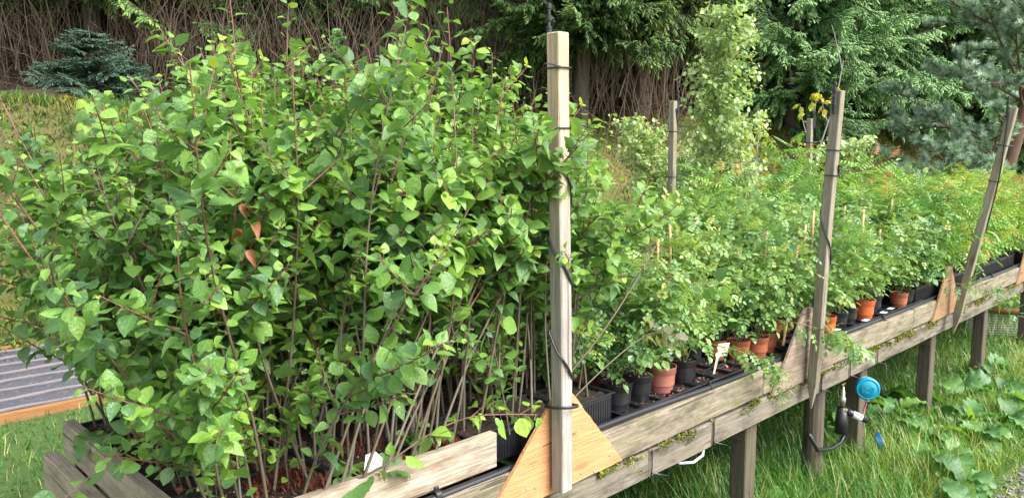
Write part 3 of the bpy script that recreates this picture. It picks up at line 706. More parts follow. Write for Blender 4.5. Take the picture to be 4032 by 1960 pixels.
# front pot plants
for s, v, i, sc in ((.46, .125, 0, .78), (.63, .145, 1, .85), (.785, .14, 2, .8), (.955, .145, 3, .85), (1.47, .165, 4, .7), (1.585, .13, 5, .72), (1.72, .15, 6, .75), (2.27, .085, 0, .8), (2.49, .11, 1, .75), (2.68, .13, 2, .85), (2.84, .10, 3, .85), (3.13, .16, 4, .9), (3.38, .085, 5, .6), (3.53, .10, 6, .8), (1.9, .12, 1, .85), (2.08, .13, 2, .85)):
    lab = {.46: 'sparse young rose with bare green canes in the first black pot', .63: 'young rose in the second black pot', .785: 'young rose in the brownish pink pot', .955: 'young rose in the black pot beside the empty carrier tray',
           1.47: 'young rose in the middle terracotta pot left of the second stake', 1.585: 'young rose in the frontmost terracotta pot left of the second stake', 1.72: 'young rose behind the second stake', 2.27: 'dark leaved young rose in the orange pot right of the second stake',
           2.49: 'low young rose in the black pot beside the orange pot', 2.68: 'young rose in the black pot left of the brightest orange pot', 2.84: 'young rose in the brightest orange pot', 3.13: 'young rose with two canes in a black pot', 3.38: 'yellow-green young plant in the small terracotta pot', 3.53: 'young rose in the last black pot before the third stake',
           1.9: 'young rose just right behind the second stake', 2.08: 'young rose leaning between second stake and orange pot'}[s]
    put_bush(roses, i, W(s, v, .70), lab, GR, sc)

# ---------------- long sprays and special shoots ----------------
def spray(name, P, label, cat, seed, kind='cherry', leafsz=.05, n=14, tint=.5, mat=None, rad=.003, t0=.25, stem=None, droop=.9, twigs=3):
    r = np.random.default_rng(seed); P = np.array(P, float)
    # smooth the control points
    for _ in range(3):
        Q = [P[0]]
        for a, b2 in zip(P[:-1], P[1:]): Q += [a*.75+b2*.25, a*.25+b2*.75]
        Q.append(P[-1]); P = np.array(Q)
    root = empty(name, P[0], label, cat); gs, gl = G(), G()
    tube(gs, P, np.linspace(rad, rad*.35, len(P)), 5, np.linspace(.2, .95, len(P)).repeat(5), cap=False)
    tp = {'cherry': L_cherry, 'rose': L_rose}[kind]
    put_leaves(gl, tp, P, t0, 1., n, leafsz, tint, r, .014, .2, gs, .3, droop=droop)
    for k in range(twigs):
        B, D = interp(P, np.array([r.uniform(max(t0, .3), .95)])); a = r.uniform(0, 6.28)
        Q = path(B[0], norm(D[0]+np.array([math.cos(a), math.sin(a), .3])*.8), r.uniform(.08, .16), 4, .1, -.5, r)
        tube(gs, Q, np.linspace(rad*.5, rad*.25, 5), 3, .8, cap=False); put_leaves(gl, tp, Q, .3, 1., 4 if kind == 'cherry' else 6, leafsz*.9, tint+.05, r, .012, .2, gs, .3, droop=droop)
    gs.build('stem', stem or M_stem, root, True); gl.build('foliage', mat or (M_cherry if kind == 'cherry' else M_rose), root, True)
    return root
spray('cherry_shoot', [W(-.80, .12, .70), W(-.74, .02, .74), W(-.60, -.02, .82), W(-.45, -.03, .845), W(-.30, -.05, .82), W(-.20, -.08, .80)], 'long low shoot with drooping pale leaves arching over the bleached board', 'shoot', 1, leafsz=.052, n=17, tint=.62, rad=.0035, twigs=4)
for k, (s0, v0, s1, v1, z1) in enumerate([(-.76, .06, -.40, .06, 1.32), (-.70, .05, -.20, .02, 1.45), (-.66, .07, -.30, .04, 1.22), (-.60, .06, -.10, .00, 1.60), (-.82, .07, -.55, .03, 1.3), (-.88, .06, -.62, .06, 1.18), (-.5, .07, -.15, .02, 1.3), (-.55, .08, -.26, .1, 1.5)]):
    lab = ['leaning bare grey stem in the middle of the fan in front of the block', 'long reddish stem leaning far right in front of the block', 'short leaning stem with a few leaves low in front of the block', 'longest leaning stem, its tip reaching towards the nearest stake',
           'leaning stem left of the fan in front of the block', 'leftmost leaning stem of the fan in front of the block', 'leaning stem nearest the sawn end of the bleached board', 'leaning stem standing behind the fan'][k]
    spray('cherry_sapling', [W(s0, v0, TRAY), W((s0*2+s1)/3+.0, v0, TRAY+(z1-TRAY)*.38), W((s0+2*s1)/3, (v0+v1)/2, TRAY+(z1-TRAY)*.72), W(s1, v1, z1)], lab, 'sapling', 20+k, leafsz=.046, n=12, tint=.3, rad=.0055, t0=.45, droop=.4, twigs=2)
# tall leaders
for k, (s, v, H, lab) in enumerate([(-.36, .30, 1.62, 'tallest cherry leader, its tip touching the top of the picture'), (-.10, .38, 1.42, 'second tallest cherry leader between the tallest one and the nearest stake'), (-.82, .55, 1.22, 'tall red-stemmed cherry leader at the left of the block'), (-.86, .34, 1.05, 'slim red-stemmed cherry leader nearest the left end'), (-.66, .85, 1.50, 'cherry leader with red-tipped top leaves behind the block'), (-.52, .9, 1.42, 'cherry leader with a forked top at the back of the block'), (-.22, .62, 1.28, 'red-stemmed cherry leader just left of the nearest stake'), (-.78, .95, 1.28, 'cherry leader with dark purple stem at the back left')]):
    P = path((0, 0, 0), (0, 0, 1), H, 14, .05, .9, np.random.default_rng(50+k))
    root = make_sapling(H, 60+k, P=P, label=lab, low=.3, branches=6, leafsz=.058, dens=1.1, tint=.5, group='tall cherry leaders above the block')
    root.location = tuple(W(s, v, TRAY))
spray('cherry_sapling', [W(-1.10, .45, TRAY), W(-1.22, .40, 1.05), W(-1.36, .36, 1.33), W(-1.52, .34, 1.62)], 'cherry sapling with a bare dark stem leaning out of the picture on the left', 'sapling', 31, leafsz=.055, n=24, tint=.35, rad=.005, t0=.3, droop=.4, twigs=5)
spray('cherry_shoot', [W(-1.06, .35, .95), W(-1.2, .3, .93), W(-1.36, .25, .86), W(-1.5, .2, .80)], 'thin shoot reaching left over the end board above the lawn', 'shoot', 32, leafsz=.055, n=14, tint=.4, rad=.003, t0=.25, droop=.6, twigs=3)
spray('cherry_shoot', [W(.10, .22, 1.20), W(.35, .10, 1.16), W(.62, .04, 1.12), W(.92, .02, 1.06)], 'cherry shoot reaching right from behind the nearest stake across the roses', 'shoot', 33, leafsz=.058, n=18, tint=.32, rad=.0035, t0=.3, droop=.5, twigs=5)
spray('cherry_shoot', [W(.06, .05, .82), W(.22, .0, .98), W(.45, .02, 1.15), W(.58, .04, 1.25)], 'pair of bare brown stems slanting up to the right of the nearest stake', 'shoot', 34, leafsz=.045, n=7, tint=.3, rad=.0045, t0=.7, mat=M_sick, twigs=2)
spray('cherry_shoot', [W(.03, .02, .74), W(.2, -.02, .86), W(.38, -.03, .93), W(.5, -.04, .95), W(.62, -.05, .9)], 'thin arching shoot with brown speckled leaves in front of the potted roses', 'shoot', 35, leafsz=.048, n=14, tint=.5, rad=.003, t0=.55, mat=M_sick, droop=1.1, twigs=3)
spray('rose_shoot', [W(1.55, .1, .82), W(1.72, -.06, .78), W(1.87, -.14, .72), W(2.0, -.17, .66), W(2.1, -.19, .6)], 'rose spray hanging over the plywood gusset of the second stake', 'shoot', 36, 'rose', .07, 34, .4, rad=.0022, t0=.1, twigs=8, stem=M_gstem)
spray('rose_shoot', [W(1.05, .12, .78), W(1.18, .0, .74), W(1.3, -.06, .68), W(1.38, -.09, .62)], 'pale green rose spray hanging over the black pipe and the front board', 'shoot', 37, 'rose', .06, 18, .7, rad=.0022, t0=.1, twigs=5, stem=M_gstem)
spray('rose_shoot', [W(3.6, .1, .8), W(3.85, -.08, .74), W(4.15, -.18, .68), W(4.4, -.22, .62), W(4.55, -.24, .52)], 'rose spray trailing past the foot of the third stake', 'shoot', 38, 'rose', .06, 30, .45, rad=.002, t0=.15, twigs=7, stem=M_gstem)
for k, (s, v, z, lab) in enumerate([(-1.02, .12, 1.42, 'cluster of curled red-brown dead leaves at the left of the cherry block'), (-.25, .15, 1.52, 'brown dead leaves caught in the middle of the cherry block'), (.92, .10, .98, 'single curled orange dead leaf hanging before the roses')]):
    r = np.random.default_rng(80+k); root = empty('dead_leaves', W(s, v, z), lab, 'dead leaves'); g = G()
    Q = path(W(s, v, z-.1), (.1, 0, 1), .2, 5, .2, 0, r); put_leaves(g, [leaf_tpl(.33, .5, .7), leaf_tpl(.3, .3, .9)], Q, .2, 1., [8, 5, 2][k], .032, .6, r, .02, .1, droop=.9); g.build('leaf', M_dead, root, True)
# large single broad leaves near the front (foxglove-like weeds)
def make_weed(name, loc, label, cat, nl, size, seed, tint=.5, mat=None, ratio=1., upm=.5, wav=.05, rz=0):
    r = np.random.default_rng(seed); root = empty(name, loc, label, cat); g = G(); gs = G()
    for k in range(nl):
        a = rz+k*2.4+r.uniform(-.4, .4); el = r.uniform(.25, 1.1)*upm; L_ = size*r.uniform(.65, 1.1); wd = L_*.19*ratio*r.uniform(.85, 1.2)
        d = np.array([math.cos(a), math.sin(a), 0]); side = np.array([-math.sin(a), math.cos(a), 0]); n_ = 14; V = []; C = []
        pet = L_*.22; pz = 0.; px_ = 0.; roll = r.normal(0, .35)
        tube(gs, [(0, 0, 0), d*pet*.6*math.cos(el)+np.array([0, 0, pet*.6*math.sin(el)+.01]), d*pet*math.cos(el)+np.array([0, 0, pet*math.sin(el)+.01])], [.003, .0025, .002], 4, .2, cap=False)
        pos_ = d*pet*math.cos(el)+np.array([0, 0, pet*math.sin(el)+.01]); e = el
        for i in range(n_+1):
            y = i/n_; h = wd*math.sin(math.pi*min(1, y**.75*.97+.03))**.7*(1 if y < .98 else .15)
            for m_, sx in enumerate((-1, -.5, 0, .5, 1)):
                wv = wav*wd*4*math.sin(y*26+sx*2+k)*(abs(sx) > .9)*.5; cup = (abs(sx)**1.3)*h*.28
                sr = side*math.cos(roll)+np.array([0, 0, 1])*math.sin(roll)
                V.append(pos_+sr*sx*h*(1+.08*math.sin(y*31+k))+np.array([0, 0, 1])*(cup+wv)); C.append((sx*.34, y, 0))
            e -= r.uniform(.03, .13)*(1.+.5*upm); pos_ = pos_+(d*math.cos(e)+np.array([0, 0, math.sin(e)]))*L_/n_
        T = []
        for i in range(n_):
            for m_ in range(4): a0 = i*5+m_; T += [(a0, a0+1, a0+6), (a0, a0+6, a0+5)]
        g.add(np.array(V)+0, T, np.clip(tint+r.normal(0, .25), 0, 1), C)
    g.build('foliage', mat or M_dock, root, True, rel=False); gs.build('stem', M_gstem, root, True, rel=False)
    return root
make_weed('broadleaf_weed', W(-.72, .10, TRAY), 'low weed with big bright green oval leaves beside the white tag', 'weed', 5, .14, 5, .75, ratio=2.0, upm=.5)
make_weed('broadleaf_weed', W(-1.1, .92, TRAY+.0), 'weed with one broad flat leaf beside the far corner of the end board', 'weed', 3, .15, 6, .5, ratio=2.0, upm=.5)
make_weed('nettle_weed', W(-.50, .16, TRAY), 'narrow-leaved green weed standing among the leaning stems', 'weed', 9, .09, 8, .5, ratio=1.4, upm=1.6)

# ---------------- stakes ----------------
def stake_path(g, b, tp, w_, mat_off, point=False, k=0, n=10):
    b = np.array(b); tp = np.array(tp); ax = norm(tp-b); L_ = np.linalg.norm(tp-b)
    X = norm(U-ax*np.dot(U, ax)); Yv = np.cross(ax, X); r = np.random.default_rng(k)
    bm = bmesh.new(); bmesh.ops.create_cube(bm, size=1.)
    for v in bm.verts: v.co = Vector((v.co[0]*w_, v.co[1]*w_, (v.co[2]+.5)*L_))
    bmesh.ops.bevel(bm, geom=bm.edges[:], offset=w_*.07, segments=1, affect='EDGES')
    ed = [e for e in bm.edges if abs((e.verts[0].co-e.verts[1].co)[2]) > L_*.5]; bmesh.ops.subdivide_edges(bm, edges=ed, cuts=n)
    for v in bm.verts:
        z = v.co[2]; f = 1.
        if point and z < w_*1.6: f = .1+.9*max(0, z)/(w_*1.6)
        v.co[0] = v.co[0]*f+.002*math.sin(z*5+k); v.co[1] = v.co[1]*f+.002*math.cos(z*4+k*2)
    bm.verts.index_update()
    bm_add(g, bm, lambda V: b+V[:, 0:1]*X+V[:, 1:2]*Yv+V[:, 2:3]*ax, 0, lambda V: np.stack([V[:, 2]+b[2], V[:, 0]+mat_off, V[:, 1]+mat_off], -1))
    return X, Yv, ax, L_
def make_stake(label, b, tp, w_, mat, gus, gmat, ties, sprinkler, hose_turns, k=0, point=False, ring=False):
    root = empty('wooden_stake', b, label, 'stake', 'stakes carrying the sprinklers')
    g = G(); X, Yv, ax, L_ = stake_path(g, b, tp, w_, k*3.3, point, k); g.build('post', mat, root)
    b = np.array(b)
    if gus:
        s0, hw, z0, z1, th, cut = gus; g = G()
        pts = [(s0-hw*1.02, z0+.0), (s0+hw*.98, z0+.01), (s0+.05, z1), (s0-.04, z1+.005)]
        n_ = 18; ring_ = []
        for (a, c) in zip(pts, pts[1:]+pts[:1]):
            for i in range(n_):
                f = i/n_; jag = .0025*random.uniform(-1, 1); ring_.append((a[0]*(1-f)+c[0]*f+jag, a[1]*(1-f)+c[1]*f+jag*.6))
        m_ = len(ring_); V = []; C = []
        for vv in (-.003-th, -.003):
            for (s, z) in ring_: V.append(W(s, vv, z)); C.append((s+k, z*1.0, .3+vv))
        for vv in (-.003-th, -.003): V.append(W(s0, vv, (z0*2+z1)/3)); C.append((s0+k, (z0*2+z1)/3, .3))
        T = []
        for i in range(m_): j = (i+1) % m_; T += [(2*m_, i, j), (2*m_+1, m_+j, m_+i), (i, m_+i, m_+j), (i, m_+j, j)]
        g.add(V, T, 0, C); gu = g.build('plywood_gusset', gmat, root)
        for (ds, dz) in cut:
            g = G(); c = W(s0+ds, -.003-th-.001, z0+dz); lathe(g, [(0, 0), (.005, 0), (.0048, .0015), (.0022, .002), (0, .001)], lambda V: c+V[:, 0:1]*U+V[:, 1:2]*np.array([0, 0, 1])-V[:, 2:3]*VV, 10)
            so_ = g.build('screw', M_grey, gu, rel=False)
            so_.data.transform(Matrix.Translation(Vector(-b)))
    for (z, dirn) in ties:
        g = G(); c = b+ax*((z-b[2])/ax[2]); h = w_/2+.003; P = [c+X*a+Yv*d for a, d in ((-h, -h), (h, -h), (h, h), (-h, h), (-h, -h))]
        for a, d in zip(P[:-1], P[1:]): tube(g, [a, d], .0026, 5)
        hd = P[0 if dirn < 0 else 1]; box(g, (.012, .009, .009), lambda V: hd+V[:, 0:1]*X+V[:, 1:2]*Yv+V[:, 2:3]*ax, .001)
        tail = hd+X*dirn*.075-Yv*.012+ax*.006*1; tube(g, [hd, (hd+tail)/2+ax*.004, tail], [.003, .003, .0015], 5)
        g.build('cable_tie', M_pipe, root)
    if sprinkler is not None:
        g = G(); c = b+ax*L_+X*sprinkler[0]+Yv*sprinkler[1]+ax*sprinkler[2]
        lathe(g, [(0, -.05), (.009, -.05), (.010, -.015), (.012, -.014), (.012, -.006), (.009, -.004), (.009, .022), (.0105, .024), (.0105, .03), (.006, .031), (.005, .045), (.010, .047), (.0105, .062), (.005, .064), (.0048, .082), (.008, .084), (.0075, .096), (.003, .1), (0, .1)], lambda V: c+V, 12)
        tube(g, [c+np.array([0, 0, .05]), c+U*.018+np.array([0, 0, .058]), c+U*.022+np.array([0, 0, .045])], [.003, .003, .005], 6)
        g.build('sprinkler_head', M_pipe, root)
    if hose_turns:
        z0, z1, turns, ph = hose_turns; g = G(); P = []; n_ = int(abs(turns)*24)+1
        for i in range(n_):
            f = i/(n_-1); z = z1+(z0-z1)*f; a = ph+turns*6.283*f; c = b+ax*((z-b[2])/ax[2]); rr = w_*.5*1.0/max(abs(math.cos(a)), abs(math.sin(a)))*.88+.008
            rr = max(rr, w_*.56+.004); P.append(c+X*math.cos(a)*rr+Yv*math.sin(a)*rr)
        tube(g, P, .0042, 7); g.build('feed_hose', M_pipe, root)
    if ring:
        g = G(); c = b+ax*((ring-b[2])/ax[2]); P = [c+X*math.cos(a)*(.052)+Yv*math.sin(a)*.052+ax*.012*math.cos(a+2.4) for a in np.linspace(0, 6.4, 32)]
        tube(g, P, .005, 7); g.build('hose_loop', M_pipe, root)
    return root
make_stake('tall pale square stake nearest the camera with an orange plywood gusset at its foot', W(-.05, -.052, .50), W(-.10, -.062, 1.965), .05, M_post, (-.012, .345, .475, .80, .012, [(-.17, .06), (-.03-.1, .05), (.1, .03), (.26, .05), (-.24, .015), (.17, .015)]), M_ply, [(1.86, -1), (1.68, 1)], (-.005, .032, -.01), (.80, 1.60, 2.6, 3.4), 0, ring=.79)
make_stake('second stake along the bench, weathered and sharpened at the bottom', W(1.82, -.052, .335), W(1.845, -.10, 1.90), .047, M_post2, (1.83, .34, .465, .84, .012, [(.1, .05), (-.1, .05)]), M_ply2, [(1.62, 1), (1.50, 1)], (-.035, .0, -.06), (.85, 1.55, 1.6, 5.), 1, True)
make_stake('third stake, leaning right and sharpened at the bottom, with a brown gusset', W(4.08, -.052, .34), W(4.15, -.30, 1.91), .050, M_post2, (4.05, .29, .47, .82, .012, [(-.1, .05)]), M_plyo, [(1.66, 1), (1.42, 1)], (-.03, .02, -.03), (.8, 1.86, .6, 2.8), 2, True)
make_stake('fourth stake cut off by the right edge of the picture with an orange gusset', W(6.35, -.052, .34), W(6.45, -.2, 1.9), .056, M_post2, (6.33, .34, .46, .84, .012, []), M_plyo, [(1.6, 1)], (-.03, 0, -.03), None, 3, True)
make_stake('weathered stake behind the bench, left of the pale leafy shrub', W(2.52, 1.26, -.3), W(2.52, 1.28, 1.95), .042, M_post2, None, None, [(1.75, 1), (1.45, 1)], (.03, -.02, -.03), (1.0, 1.9, .9, 4.8), 4)
make_stake('yellowish stake behind the bench, right of the thin yellow-leaved shrub', W(4.58, 1.26, -.3), W(4.58, 1.28, 1.90), .042, M_post2, None, None, [(1.7, 1), (1.5, 1)], (.03, -.02, -.03), (1.0, 1.9, .9, 4.8), 5)
b0 = np.array([2.73, 8.7, 0]); b0[2] = float(ground_z(b0[0], b0[1]))
r_ = empty('stump_post', b0, 'short grey split post standing on the brown grass behind the bench', 'post'); g = G(); tube(g, [b0+[0, 0, -.1], b0+[.01, 0, .6], b0+[.015, .0, 1.4], b0+[.0, .0, 1.86]], [.036, .034, .032, .026], 9); g.build('post', M_gbark, r_)

# ---------------- pipe, tags, timer, valve ----------------
pipe = empty('irrigation_pipe', W(-1.1, .03, .61), 'black irrigation pipe running along the front of the bench', 'pipe'); g = G(); P = []
for i in range(160):
    s = -1.3+i*.066; v = .022 if s < -.1 else .026+.006*math.sin(s*4); z = .602 if s < .1 else .613+.005*math.sin(s*3.1+1)
    P.append(W(s, v+(.012*math.exp(-((s-2.9)/.4)**2)), z))
tube(g, P, .0125, 12); g.build('pipe', M_pipe, pipe, True)
for s in (-.52, .98, 2.1, 2.95, 4.62, 5.3):
    g = G(); c = W(s, .024, .608); lathe(g, [(.0125, -.009), (.017, -.009), (.017, .009), (.0125, .009)], lambda V: c+V[:, 0:1]*VV+V[:, 1:2]*np.array([0, 0, 1])+V[:, 2:3]*U, 14); box(g, (.016, .01, .022), MSV(s, .024, .625), .002); g.build('clip', M_black, pipe)
def tagplate(name, loc, label, mat, pts, th=.0012, tilt=.2, rz=0., marks=None):
    root = empty(name, loc, label, 'plant tag'); g = G(); pts = np.array(pts); m_ = len(pts); c = pts.mean(0)
    def f(p, y): 
        d = np.array([math.cos(rz), math.sin(rz), 0]); up = norm(np.array([-math.sin(rz)*tilt, math.cos(rz)*tilt, 1])); n_ = np.cross(d, up); return np.array(loc)+d*p[0]+up*p[1]+n_*y
    V = [f(p, -th/2) for p in pts]+[f(p, th/2) for p in pts]+[f(c, -th/2), f(c, th/2)]; T = []
    for i in range(m_): j = (i+1) % m_; T += [(2*m_, j, i), (2*m_+1, m_+i, m_+j), (i, j, m_+j), (i, m_+j, m_+i)]
    g.add(V, T); g.build('plate', mat, root)
    if marks:
        g = G()
        for (x0, y0, x1, y1) in marks: tube(g, [f((x0, y0), th*.8), f((x1, y1), th*.8)], .0006, 4)
        g.build('ink_marks', M_pipe, root)
tagplate('plant_tag', W(-.70, .085, TRAY-.02), 'white plastic plant tag with rough ink marks stuck in the front tray', M_white, [(-.008, 0), (.010, 0), (.026, .025), (.030, .078), (.012, .098), (-.016, .092), (-.022, .05)], rz=.25, marks=[(-.014, .03, -.010, .036), (-.012, .042, -.016, .048), (-.012, .055, -.006, .06), (-.014, .066, -.010, .074), (0, .022, .006, .026), (.01, .024, .014, .03)])
tagplate('plant_tag', W(1.14, .10, .62), 'cream T-shaped plant tag tilted left of the terracotta pots', M_cream, [(-.006, 0), (.006, 0), (.010, .075), (.022, .085), (.062, .082), (.064, .145), (-.008, .148), (-.012, .130), (-.002, .122), (-.002, .108), (-.014, .104), (-.014, .092), (-.006, .082)], rz=.55, tilt=-.2)
for k, (s, v, lab) in enumerate(((2.36, .06, 'white paper label lying on the tray right of the orange pot'), (2.73, .045, 'white paper label lying at the foot of the brightest orange pot'), (3.04, .055, 'whitish paper label lying on the tray before the small terracotta pot'), (3.2, .07, 'pale paper label lying against the black pot with canes'))):
    g = G(); bsv(g, s-.03, s+.03, v-.015, v+.015, .632, .6335, 0); tag(g.build('paper_label', M_white), lab, 'label')
o_ = empty('yellow_flower', W(.95, .35, 1.33), 'white rose bloom above the pale green roses', 'flower'); g = G()
put_leaves(g, [leaf_tpl(.5, .3, .2)], np.array([W(.95, .35, 1.31), W(.95, .35, 1.34)]), 0, 1, 7, .035, .5, np.random.default_rng(4), .002, .3); g.build('petals', M_white, o_, True); o_.name = 'rose_bloom'
tb = W(2.66, -.012, .25)
tm = empty('tap_timer', tb, 'round teal water timer fixed to a bench leg', 'water timer'); g = G()
fc = norm(U*.78+VV*.45); fs = np.array([fc[1], -fc[0], 0]); MT = lambda V: tb+V[:, 0:1]*fs+V[:, 1:2]*np.array([0, 0, 1.])-V[:, 2:3]*fc
lathe(g, [(.066, .0), (.068, .01), (.067, .022), (.062, .030), (.056, .0325), (.0535, .030), (.050, .030), (.047, .0335), (.02, .0365), (0, .037)], MT, 40)
g.build('dial_cap', M_teal, tm, True)
g = G(); P = [np.array(MT(np.array([[.032*math.cos(a), .021*math.sin(a), .0368]])))[0] for a in np.linspace(0, 6.2832, 40)]; tube(g, P, .0012, 5)
for r0 in (-.008, 0, .008):
    for i in range(5): x = -.018+i*.009; tube(g, MT(np.array([[x, r0-.003, .0375], [x+.003, r0+.003, .038], [x+.006, r0-.002, .0375]])), .0011, 5)
g.build('embossing', M_teal, tm, True)
g = G(); lathe(g, [(0, -.035), (.05, -.035), (.062, -.02), (.064, 0), (.0655, .001)], MT, 36); g.build('back_housing', M_white, tm, True)
g = G(); lathe(g, [(0, 0), (.012, 0), (.012, .02), (0, .02)], lambda V: tb+V+U*.01+np.array([0, 0, -.082]), 14); g.build('cable_gland', M_hose, tm, True)
for k, (mt_, dx) in enumerate(((M_red, 0), (M_black, .006))):
    g = G(); tube(g, [tb+U*.01+VV*dx+np.array([0, 0, z])+U*-o2 for z, o2 in ((-.08, 0), (-.10, .004), (-.125, .03), (-.145, .035), (-.155, .06), (-.135, .11))], .002, 5); g.build('wire', mt_, tm, True)
vb = W(2.42, .03, .16); SD = U*.55-VV*.8
vl = empty('valve_assembly', vb, 'black solenoid valve with grey tap hanging between the bench legs', 'valve')
g = G(); tube(g, [vb+[0, 0, -.13], vb+[0, 0, -.06], vb+[0, 0, .02]], [.034, .036, .026], 14); g.build('valve_body', M_black, vl, True)
g = G(); tube(g, [vb+[0.02, 0, .0], vb+SD*.05+[0, 0, -.012], vb+SD*.14+[0, 0, -.05]], [.022, .02, .017], 12); g.build('solenoid', M_pipe, vl, True)
g = G(); tube(g, [vb+SD*.06+[0, 0, -.0165], vb+SD*.11+[0, 0, -.0365]], [.0205, .0195], 12); g.build('rating_label', M_white, vl, True)
g = G(); lathe(g, [(0, 0), (.014, 0), (.014, .02), (.018, .022), (.018, .045), (.012, .05), (.012, .08), (.007, .085), (.006, .11), (0, .11)], lambda V: vb+V+np.array([0, 0, .03]), 12); g.build('tap_body', M_grey, vl, True)
g = G(); box(g, (.05, .008, .005), MSV(2.42, .03, .315), .001); tube(g, [vb+[0, 0, .13], vb+[0, 0, .155]], .004, 6); box(g, (.045, .02, .015), MSV(2.425, .01, .168), .002); g.build('tap_lever', M_brass, vl)
g = G(); tube(g, [vb+[0.02, -.01, -.02], vb+U*.04+[0, 0, -.10], vb+U*.05+[0, 0, -.16], vb+U*.0+[0, 0, -.19], vb-U*.12+[0, 0, -.19], vb-U*.3+[0, 0, -.15], vb-U*.42+[0, 0, -.03]], .011, 8); g.build('supply_hose', M_pipe, vl, True)
g = G(); P = [W(.73, .06, .36), W(.76, .02, .335), W(.83, .0, .325), W(.9, .0, .335), W(.96, .03, .36)]; P = np.array(P); hz = empty('hose_loop', P[0], 'pale grey hose sagging below the beam right of the nearest stake', 'hose'); tube(g, P, .006, 8); g.build('hose', M_hose, hz, True)
o_ = empty('blue_rag', W(2.87, .02, -.2), 'scrap of blue cloth in the grass at the foot of a bench leg', 'cloth scrap'); g = G(); k = 6; X_, Y_ = np.meshgrid(np.linspace(0, .05, k), np.linspace(0, .14, k)); Z_ = .012*np.sin(X_*90)+.01*np.sin(Y_*60)
i, j = np.meshgrid(np.arange(k-1), np.arange(k-1)); a = (j*k+i).ravel(); V = np.array([W(2.86+x_+y_*.35, -.01+z_, -.08-y_) for x_, y_, z_ in zip(X_.ravel(), Y_.ravel(), Z_.ravel())]); g.add(V, np.concatenate([np.stack([a, a+1, a+k+1], -1), np.stack([a, a+k+1, a+k], -1)])); g.build('cloth', M_blue, o_, True)
# twine / cable ties hanging under beam joints
for k, s in enumerate((.53, .985, 2.055, 2.425, 2.825)):
    root = empty('twine_knot', W(s, -.01, .40), ['black cable tie round the beam right of the nearest gusset', 'black cable tie round the beam above the grey hose', 'black cable tie round the beam beside the second stake point', 'black cable tie round the beam left of the teal timer', 'black cable tie round the beam above the teal timer leg'][k], 'cable tie'); g = G()
    tube(g, [W(s, .0, .463), W(s, -.002, .40), W(s, 0, .352)], .0025, 5); tube(g, [W(s, -.004, .37), W(s+.03, -.02, .36), W(s+.07, -.03, .345)], [.004, .0025, .0015], 5); g.build('strap', M_pipe, root)
# bamboo canes
cg = 'bamboo canes among the roses'
def cane(s, v, z1, dx, lab, r0=.007, z0=.66):
    P = np.array([W(s, v, z0), W(s+dx*.5, v, (z0+z1)/2), W(s+dx, v, z1)]); root = empty('bamboo_cane', P[0], lab, 'cane', cg); g = G(); Q = []; rr = []
    n_ = 5
    for i in range(n_): f0 = i/n_; p = P[0]*(1-f0)+P[2]*f0; pn = P[0]*(1-f0-.19)+P[2]*(f0+.19); Q += [p, p*.94+pn*.06, p*.06+pn*.94]; rr += [r0*1.18, r0, r0]
    tube(g, Q, rr, 8); g.build('cane', M_cane, root, True)
for k in range(26):
    s = 1.25+k*.10+random.uniform(-.03, .03); v = random.uniform(.12, .55)
    cane(s, v, random.uniform(1.08, 1.32), random.uniform(-.06, .07), 'bamboo cane poking out of the rose foliage, its cut top showing')
cane(.52, .35, 1.12, -.03, 'thick bamboo cane seen behind the slanting stems right of the nearest stake', .009)
cane(1.70, .05, 1.16, .12, 'long slanting bamboo cane just left of the second stake', .007)
cane(2.85, .12, .92, .0, 'short bamboo cane standing in the brightest orange pot', .008); cane(2.70, .12, .86, .0, 'short bamboo cane in the black pot left of the brightest orange pot', .008)
cane(3.10, .13, .9, .02, 'left cane of the two in one black pot', .006); cane(3.16, .13, .92, .03, 'right cane of the two in one black pot', .006)

# ---------------- things on the lawn ----------------
bx, by = W(-.25, 5.5)[:2]; L_, D_ = 1.3, 2.1
bed = empty('sand_bed', (bx, by, -.24), 'low bed of corrugated grey sheeting in an orange timber frame on the lawn', 'bed')
def MB(c):
    return lambda V: np.array([bx, by, -.24])+(V[:, 0:1]+c[0])*U+(V[:, 1:2]+c[1])*VV+(V[:, 2:3]+c[2])*np.array([0, 0, 1.])
g = G(); n_ = 150; xx = np.linspace(-L_/2, L_/2, 12); yy = np.linspace(-D_/2, D_/2, n_); X_, Y_ = np.meshgrid(xx, yy); Z_ = .045+.045*np.sin(Y_*2*np.pi/.27)+.004*np.sin(X_*9+Y_*13)
i, j = np.meshgrid(np.arange(11), np.arange(n_-1)); a = (j*12+i).ravel(); V = np.stack([X_, Y_, Z_], -1).reshape(-1, 3)
g.add(MB((0, 0, 0))(V), np.concatenate([np.stack([a, a+1, a+13], -1), np.stack([a, a+13, a+12], -1)]), 0, V)
m, t, b, o_ = newmat('mottled_sheet'); ps = N(t, 'ShaderNodeAttribute', attribute_name='lc').outputs['Vector']
sp_ = t.nodes.new('ShaderNodeSeparateXYZ'); t.links.new(ps, sp_.inputs[0])
st_ = ramp(t, [(.2, (0, 0, 0)), (.6, (1, 1, 1))], math_(t, 'ADD', math_(t, 'MULTIPLY', math_(t, 'SINE', math_(t, 'ADD', math_(t, 'MULTIPLY', sp_.outputs[1], 23.27), -1.1)), .9), math_(t, 'ADD', math_(t, 'MULTIPLY', noise(t, mapping(t, ps, (1.2, 6, 1)), 3., 5, .7), .5), .25)))
cc = mixc(t, st_, (.018, .02, .03), (.17, .145, .14)); cc = mixc(t, ramp(t, [(.55, (0, 0, 0)), (.7, (.6, .6, .6))], noise(t, ps, 40, 3)), cc, (.08, .07, .08))
t.links.new(cc, b.inputs['Base Color']); b.inputs['Roughness'].default_value = .6; bump(t, noise(t, ps, 50, 3), .5, .01, b)
g.build('corrugated_sheet', m, bed, True)
